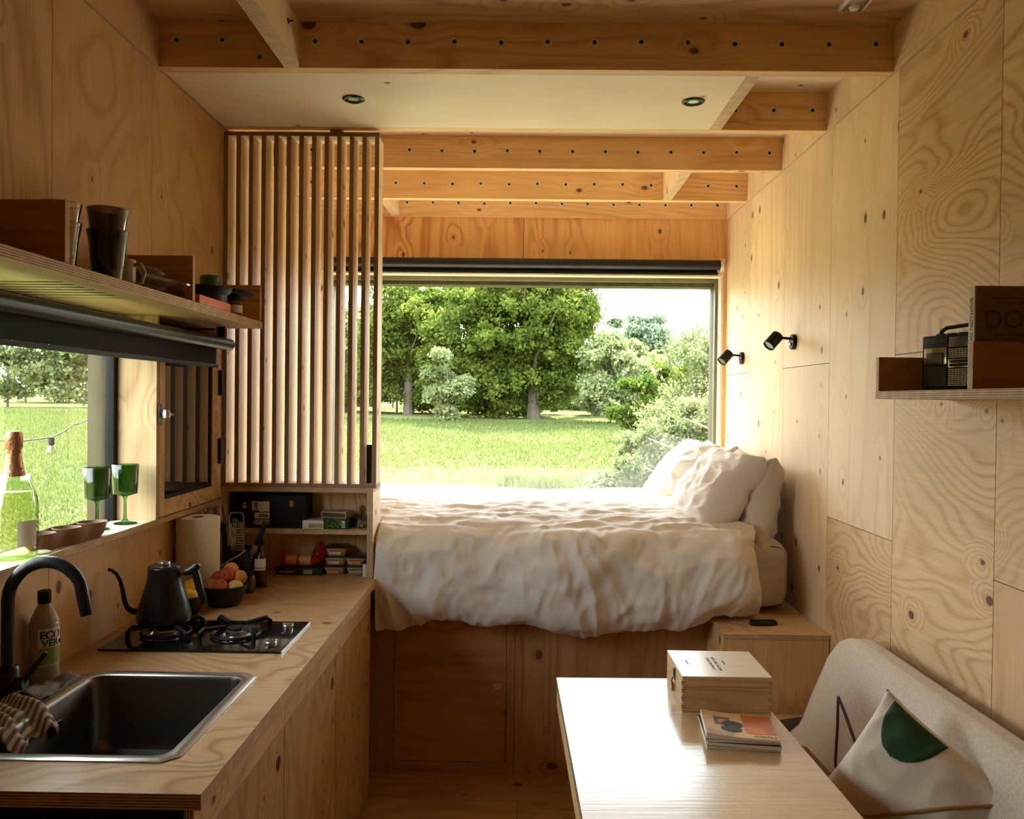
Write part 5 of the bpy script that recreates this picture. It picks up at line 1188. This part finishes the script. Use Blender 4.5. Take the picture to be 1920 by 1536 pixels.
def tree(nm, lab, cat, px, dist, blobs, ncl, per, spread, leaf, matn, th, tr, grp=None, bt=0., br=8, sp=None):
    x = at_(px, dist); t = empty(nm, lab, cat, (x, dist, gz(x, dist)), group=grp)
    p, tn = crown(blobs, ncl, per, spread, bt); leaves('foliage', p, leaf, matn, t, tn)
    trunk(t, th, tr, br, sp or blobs[0][3]*.8); return t
# picture scale: metres = pixels * distance / 1560
tree('oak_tree', 'big leafy tree in the middle of the picture window with branches showing', 'tree', 1000, 36,
     [(-.6, 0, 3.6, 2.6, 2.2, 2.6), (-2.6, .3, 2.9, 1.9, 1.8, 2.0), (1.1, 0, 4.0, 1.7, 1.7, 1.9), (-1.6, 0, 5.2, 2.2, 1.8, 1.4), (.9, .2, 5.6, 1.8, 1.5, 1.2), (-3.3, .4, 1.7, 1.5, 1.4, 1.6), (1.0, .2, 2.0, 1.4, 1.2, 1.4), (-1.0, .2, 1.1, 2.6, 1.5, 1.1)],
     4200, 42, .15, .105, 'leaf_oak', 6.0, .24, br=12, sp=2.8)
tree('maple_tree', 'tall leafy tree at the left of the picture window beside the slatted screen', 'tree', 765, 38,
     [(.2, 0, 3.6, 2.0, 1.8, 2.3), (-.9, .2, 2.4, 1.7, 1.5, 2.2), (1.2, .1, 2.3, 1.2, 1.2, 2.0), (.7, 0, 5.0, 1.3, 1.2, 1.0)], 1900, 40, .15, .11, 'leaf_oak', 5.4, .2, bt=-.05)
tree('elm_tree', 'leafy tree seen between the slats of the screen', 'tree', 655, 41,
     [(0, 0, 3.0, 2.2, 1.8, 2.4), (.9, .2, 1.8, 1.6, 1.4, 1.7), (-1.8, 0, 1.9, 1.7, 1.4, 1.9)], 800, 36, .22, .17, 'leaf_pale', 4.6, .2)
tree('flowering_bush', 'pale flowering bush beneath the big tree, left of its trunk', 'bush', 838, 33,
     [(0, 0, 1.5, .75, .7, 1.5), (.35, 0, .7, .8, .7, .8)], 300, 34, .12, .10, 'leaf_pale', 2.0, .07)
tree('rounded_bush', 'rounded pale green bush right of the big tree', 'bush', 1160, 33,
     [(0, 0, 1.7, 1.35, 1.2, 1.5), (-.6, 0, 1.0, 1.1, 1.0, 1.1), (.8, 0, 1.0, 1.1, 1.0, 1.1)], 800, 36, .13, .11, 'leaf_pale', 2.4, .1, bt=.1)
tree('dark_bush', 'darker green bush between the rounded bush and the near shrub', 'bush', 1195, 26,
     [(0, 0, 1.25, .75, .7, .9), (.5, 0, .9, .7, .7, .8)], 360, 34, .10, .085, 'leaf_oak', 1.6, .08, bt=-.2)
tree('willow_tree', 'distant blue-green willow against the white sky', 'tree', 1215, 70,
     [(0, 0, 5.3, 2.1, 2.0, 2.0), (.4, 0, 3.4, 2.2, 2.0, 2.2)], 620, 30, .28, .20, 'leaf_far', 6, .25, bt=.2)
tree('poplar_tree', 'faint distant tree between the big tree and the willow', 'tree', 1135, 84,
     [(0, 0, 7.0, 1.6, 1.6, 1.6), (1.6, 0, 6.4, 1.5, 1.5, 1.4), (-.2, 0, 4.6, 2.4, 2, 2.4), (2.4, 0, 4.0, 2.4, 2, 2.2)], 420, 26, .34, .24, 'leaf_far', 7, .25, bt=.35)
tree('hawthorn_tree', 'tall pale hawthorn at the right edge of the picture window', 'tree', 1360, 17,
     [(-.2, 0, 1.6, 1.1, 1.0, 1.3), (.1, 0, 2.5, .85, .8, .8), (.7, 0, 1.4, 1.4, 1.2, 1.8), (-.9, 0, 1.1, .8, .7, .8)], 900, 30, .10, .050, 'leaf_pale', 3.3, .05, br=22, sp=1.7)
tree('near_shrub', 'spreading shrub with small pale leaves nearest the picture window on the right', 'bush', 1250, 12.5,
     [(0, 0, .95, .65, .6, .55), (.5, .1, 1.25, .6, .6, .7), (-.55, 0, .62, .55, .5, .42), (.2, 0, .5, .9, .6, .45), (-1.0, 0, .42, .35, .35, .26)], 2100, 30, .055, .036, 'leaf_pale', 1.6, .03, br=14, sp=.9)
# dead branches in front of the shrub
x_, y_ = at_(1300, 10.2), 10.2
t = empty('dead_branches', 'bare grey fallen branches before the near shrub', 'branch', (x_, y_, gz(x_, y_)))
for k, pts in enumerate([[(.55, 0, 1.05), (.1, 0, .92), (-.35, -.1, .80), (-.7, -.1, .72)], [(.6, 0, .98), (.2, 0, 1.15), (-.1, 0, 1.24)], [(.5, 0, 1.0), (.15, 0, 1.28), (-.3, 0, 1.35), (-.55, 0, 1.45)], [(.1, 0, .92), (-.2, -.1, .72), (-.5, -.1, .5), (-.75, 0, .28)],
                         [(.1, 0, .9), (-.35, 0, .98), (-.6, 0, 1.1)], [(-.1, -.1, .75), (-.4, -.2, .55), (-.8, -.2, .50)], [(.55, .1, 1.5), (.2, .1, 1.58), (-.1, .1, 1.7)], [(.2, 0, .6), (-.1, 0, .45), (-.35, 0, .2), (-.45, 0, .0)]]):
    MB().tube(pts, [.017-.003*i for i in range(len(pts))], 7).build('branch', 'deadwood', t)
MB().tube([(.62, 0, 0), (.58, 0, .6), (.56, 0, 1.1), (.55, .1, 1.55)], [.05, .04, .03, .02], 8).build('stem', 'deadwood', t)
# hedges seen through the kitchen window and the far tree line
def hedge(nm, lab, x0, y0, x1, y1, h, dep, ncl, per, leaf, matn, bt=0., cat='hedge', spread=.16):
    t = empty(nm, lab, cat, ((x0+x1)/2, (y0+y1)/2, 0)); L_ = math.hypot(x1-x0, y1-y0); bl = []
    for k in range(int(L_/(dep*.9))+1):
        u = k/max(1, int(L_/(dep*.9))); x, y = x0+(x1-x0)*u, y0+(y1-y0)*u; hh = h*(.75+.5*random.random())
        bl.append((x-(x0+x1)/2, y-(y0+y1)/2, gz(x, y)+hh*.48, dep*.85, dep*.8, hh*.55))
    p, tn = crown(bl, ncl, per, spread, bt); leaves('foliage', p, leaf, matn, t, tn)
    mb = MB()
    for b_ in bl[::2]: mb.tube([(b_[0], b_[1], gz(b_[0]+(x0+x1)/2, b_[1]+(y0+y1)/2)-.1), (b_[0], b_[1], b_[2]+b_[5]*.4)], [.06, .02], 6)
    mb.build('stems', 'bark', t); return t
hedge('flowering_hedge', 'pale flowering hedge across the meadow beyond the kitchen window', -44, 29, -19, 41, 4.8, 2.0, 5000, 26, .14, 'leaf_pale', .05, spread=.2)
hedge('undergrowth', 'low bushes at the feet of the trees behind the meadow', -16, 39, 16, 40, 2.2, 1.8, 3200, 26, .12, 'leaf_oak', -.15, cat='bushes', spread=.15)
hedge('far_hedge', 'line of trees along the back of the meadow', -30, 50, 34, 50, 3.3, 3.0, 1700, 26, .24, 'leaf_pale', -.1, spread=.4)
hedge('side_hedge', 'tall hedge at the left side of the meadow', -52, 26, -46, -8, 4.0, 2.6, 500, 26, .26, 'leaf_pale', spread=.35)
# rough grass tufts near the picture window
def tuft(px, dist, n, w, h, lab):
    x = at_(px, dist); t = empty('grass_tuft', lab, 'grass', (x, dist, gz(x, dist)), group='tall grass tufts'); 
    bx_ = rng.normal(size=(n, 2))*np.array([w, w*.7]); hh = h*(.5+.6*rng.random(n)); ln = rng.normal(size=(n, 2))*.10*h; wd = .006+.004*rng.random(n); an = rng.random(n)*PI
    z0 = np.array([gz(x+a, dist+b)-gz(x, dist) for a, b in bx_])-.02
    co_ = np.zeros((n, 5, 3)); cx_, sx_ = np.cos(an)*wd, np.sin(an)*wd
    for k, (f_h, f_l, sw) in enumerate(((0, 0, -1), (0, 0, 1), (.6, .4, .8), (1, 1.3, 0), (.6, .4, -.8))):
        co_[:, k, 0] = bx_[:, 0]+ln[:, 0]*f_l+cx_*sw; co_[:, k, 1] = bx_[:, 1]+ln[:, 1]*f_l+sx_*sw; co_[:, k, 2] = z0+hh*f_h
    me = D.meshes.new('blades'); me.vertices.add(n*5); me.loops.add(n*5); me.polygons.add(n)
    me.vertices.foreach_set('co', co_.ravel().astype(np.float32)); me.loops.foreach_set('vertex_index', np.arange(n*5, dtype=np.int32))
    me.polygons.foreach_set('loop_start', np.arange(0, n*5, 5, dtype=np.int32)); me.polygons.foreach_set('loop_total', np.full(n, 5, dtype=np.int32)); me.update(calc_edges=True)
    at = me.attributes.new('tint', 'FLOAT', 'POINT'); at.data.foreach_set('value', np.repeat(rng.random(n), 5).astype(np.float32))
    me.materials.append(M['leaf_grass']); o = D.objects.new('blades', me); COL.objects.link(o); o.parent = t; tag(o, kind='stuff')
M['leaf_grass'] = leafmat('grass_blades', (.080, .115, .025, 1), (.165, .172, .068, 1), .45)
tuft(965, 15, 900, .12, .42, 'upright grass tuft left of the others in the meadow'); tuft(1020, 14.5, 1600, .25, .45, 'broad grass tuft before the big tree'); tuft(1085, 14.5, 1800, .30, .42, 'broad grass tuft next to the path end')
tuft(1150, 13.5, 2600, .42, .40, 'rough grass beneath the left end of the near shrub'); tuft(1220, 11.8, 3200, .5, .42, 'rough grass in front of the near shrub')
tuft(1290, 11, 2200, .4, .4, 'rough grass around the dead branches')
def cover(n, rr, h):
    """short meadow grass in the fields of view of both windows"""
    pts = []
    while len(pts) < n:
        d = rng.uniform(*rr); px = rng.uniform(560, 1400) if rng.random() < .6 else rng.uniform(-60, 250); x = at_(px, d)
        if px < 250 and x > -2.5: continue
        pts.append((x, d, gz(x, d)))
    p = np.array(pts); n = len(p); hh = h*(.4+.9*rng.random(n))*(.6+.02*p[:, 1]); ln = rng.normal(size=(n, 2))*.35*h; wd = (.004+.006*rng.random(n))*(1+.05*p[:, 1]); an = rng.random(n)*PI
    co_ = np.zeros((n, 3, 3)); co_[:, 0] = p; co_[:, 1] = p; co_[:, 2] = p
    co_[:, 0, 0] -= np.cos(an)*wd; co_[:, 0, 1] -= np.sin(an)*wd; co_[:, 1, 0] += np.cos(an)*wd; co_[:, 1, 1] += np.sin(an)*wd; co_[:, 2, :2] += ln; co_[:, 2, 2] += hh
    me = D.meshes.new('meadow_grass'); me.vertices.add(n*3); me.loops.add(n*3); me.polygons.add(n)
    me.vertices.foreach_set('co', co_.ravel().astype(np.float32)); me.loops.foreach_set('vertex_index', np.arange(n*3, dtype=np.int32))
    me.polygons.foreach_set('loop_start', np.arange(0, n*3, 3, dtype=np.int32)); me.polygons.foreach_set('loop_total', np.full(n, 3, dtype=np.int32)); me.update(calc_edges=True)
    at = me.attributes.new('tint', 'FLOAT', 'POINT'); at.data.foreach_set('value', np.repeat(rng.random(n), 3).astype(np.float32))
    me.materials.append(M['leaf_grass']); o = D.objects.new('meadow_grass', me); COL.objects.link(o)
    tag(o, 'short green meadow grass outside the cabin', 'grass', kind='stuff')
cover(120000, (8, 34), .10)
# string light outside the kitchen window
t = empty('string_light', 'dark string light cable with a clear bulb outside the kitchen window', 'string light', (-2.2, 3.87, 1.40))
cp = [(0, -1.7, .05), (0, -1.0, .015), (0, -.38, .004), (0, -.25, -.006), (0, -.1, -.002), (0, 0, .0), (0, .10, .022), (0, .19, .055), (0, .24, .058), (0, .345, .081), (0, .6, .15), (0, .9, .22)]
MB().tube(cp, .0035, 6).build('cable', 'wire', t)
bu = MB().lathe([(.0, .0), (.013, .0), (.014, -.004), (.013, -.034), (.010, -.038), (0, -.038)], 16, cap0=False, cap1=False).build('socket', 'wire', t)
MB().lathe([(.009, -.036), (.015, -.046), (.021, -.060), (.020, -.076), (.010, -.086), (0, -.088)], 20, cap0=False, cap1=False).build('bulb', 'clear', t)
for yy, lb in ((2.1, 'post holding the near end of the string light'), (4.78, 'post holding the far end of the string light')):
    t = empty('garden_post', lb, 'post', (-2.2, yy, gz(-2.2, yy)))
    zt_ = (1.47 if yy < 3 else 1.66)-gz(-2.2, yy); box('post', (-.03, .03, -.03, .03, -.2, zt_), 'timber', t, bevel=.003); box('cap', (-.036, .036, -.036, .036, zt_, zt_+.02), 'timber', t, bevel=.003)
x_ = at_(48, 15); t = empty('white_crate', 'small white object standing in the meadow beyond the wine bottle', 'box', (x_, 15, gz(x_, 15)))
box('body', (-.06, .06, -.05, .05, 0, .14), 'white', t, bevel=.01); box('lid', (-.065, .065, -.055, .055, .1405, .155), 'white', t, bevel=.01)
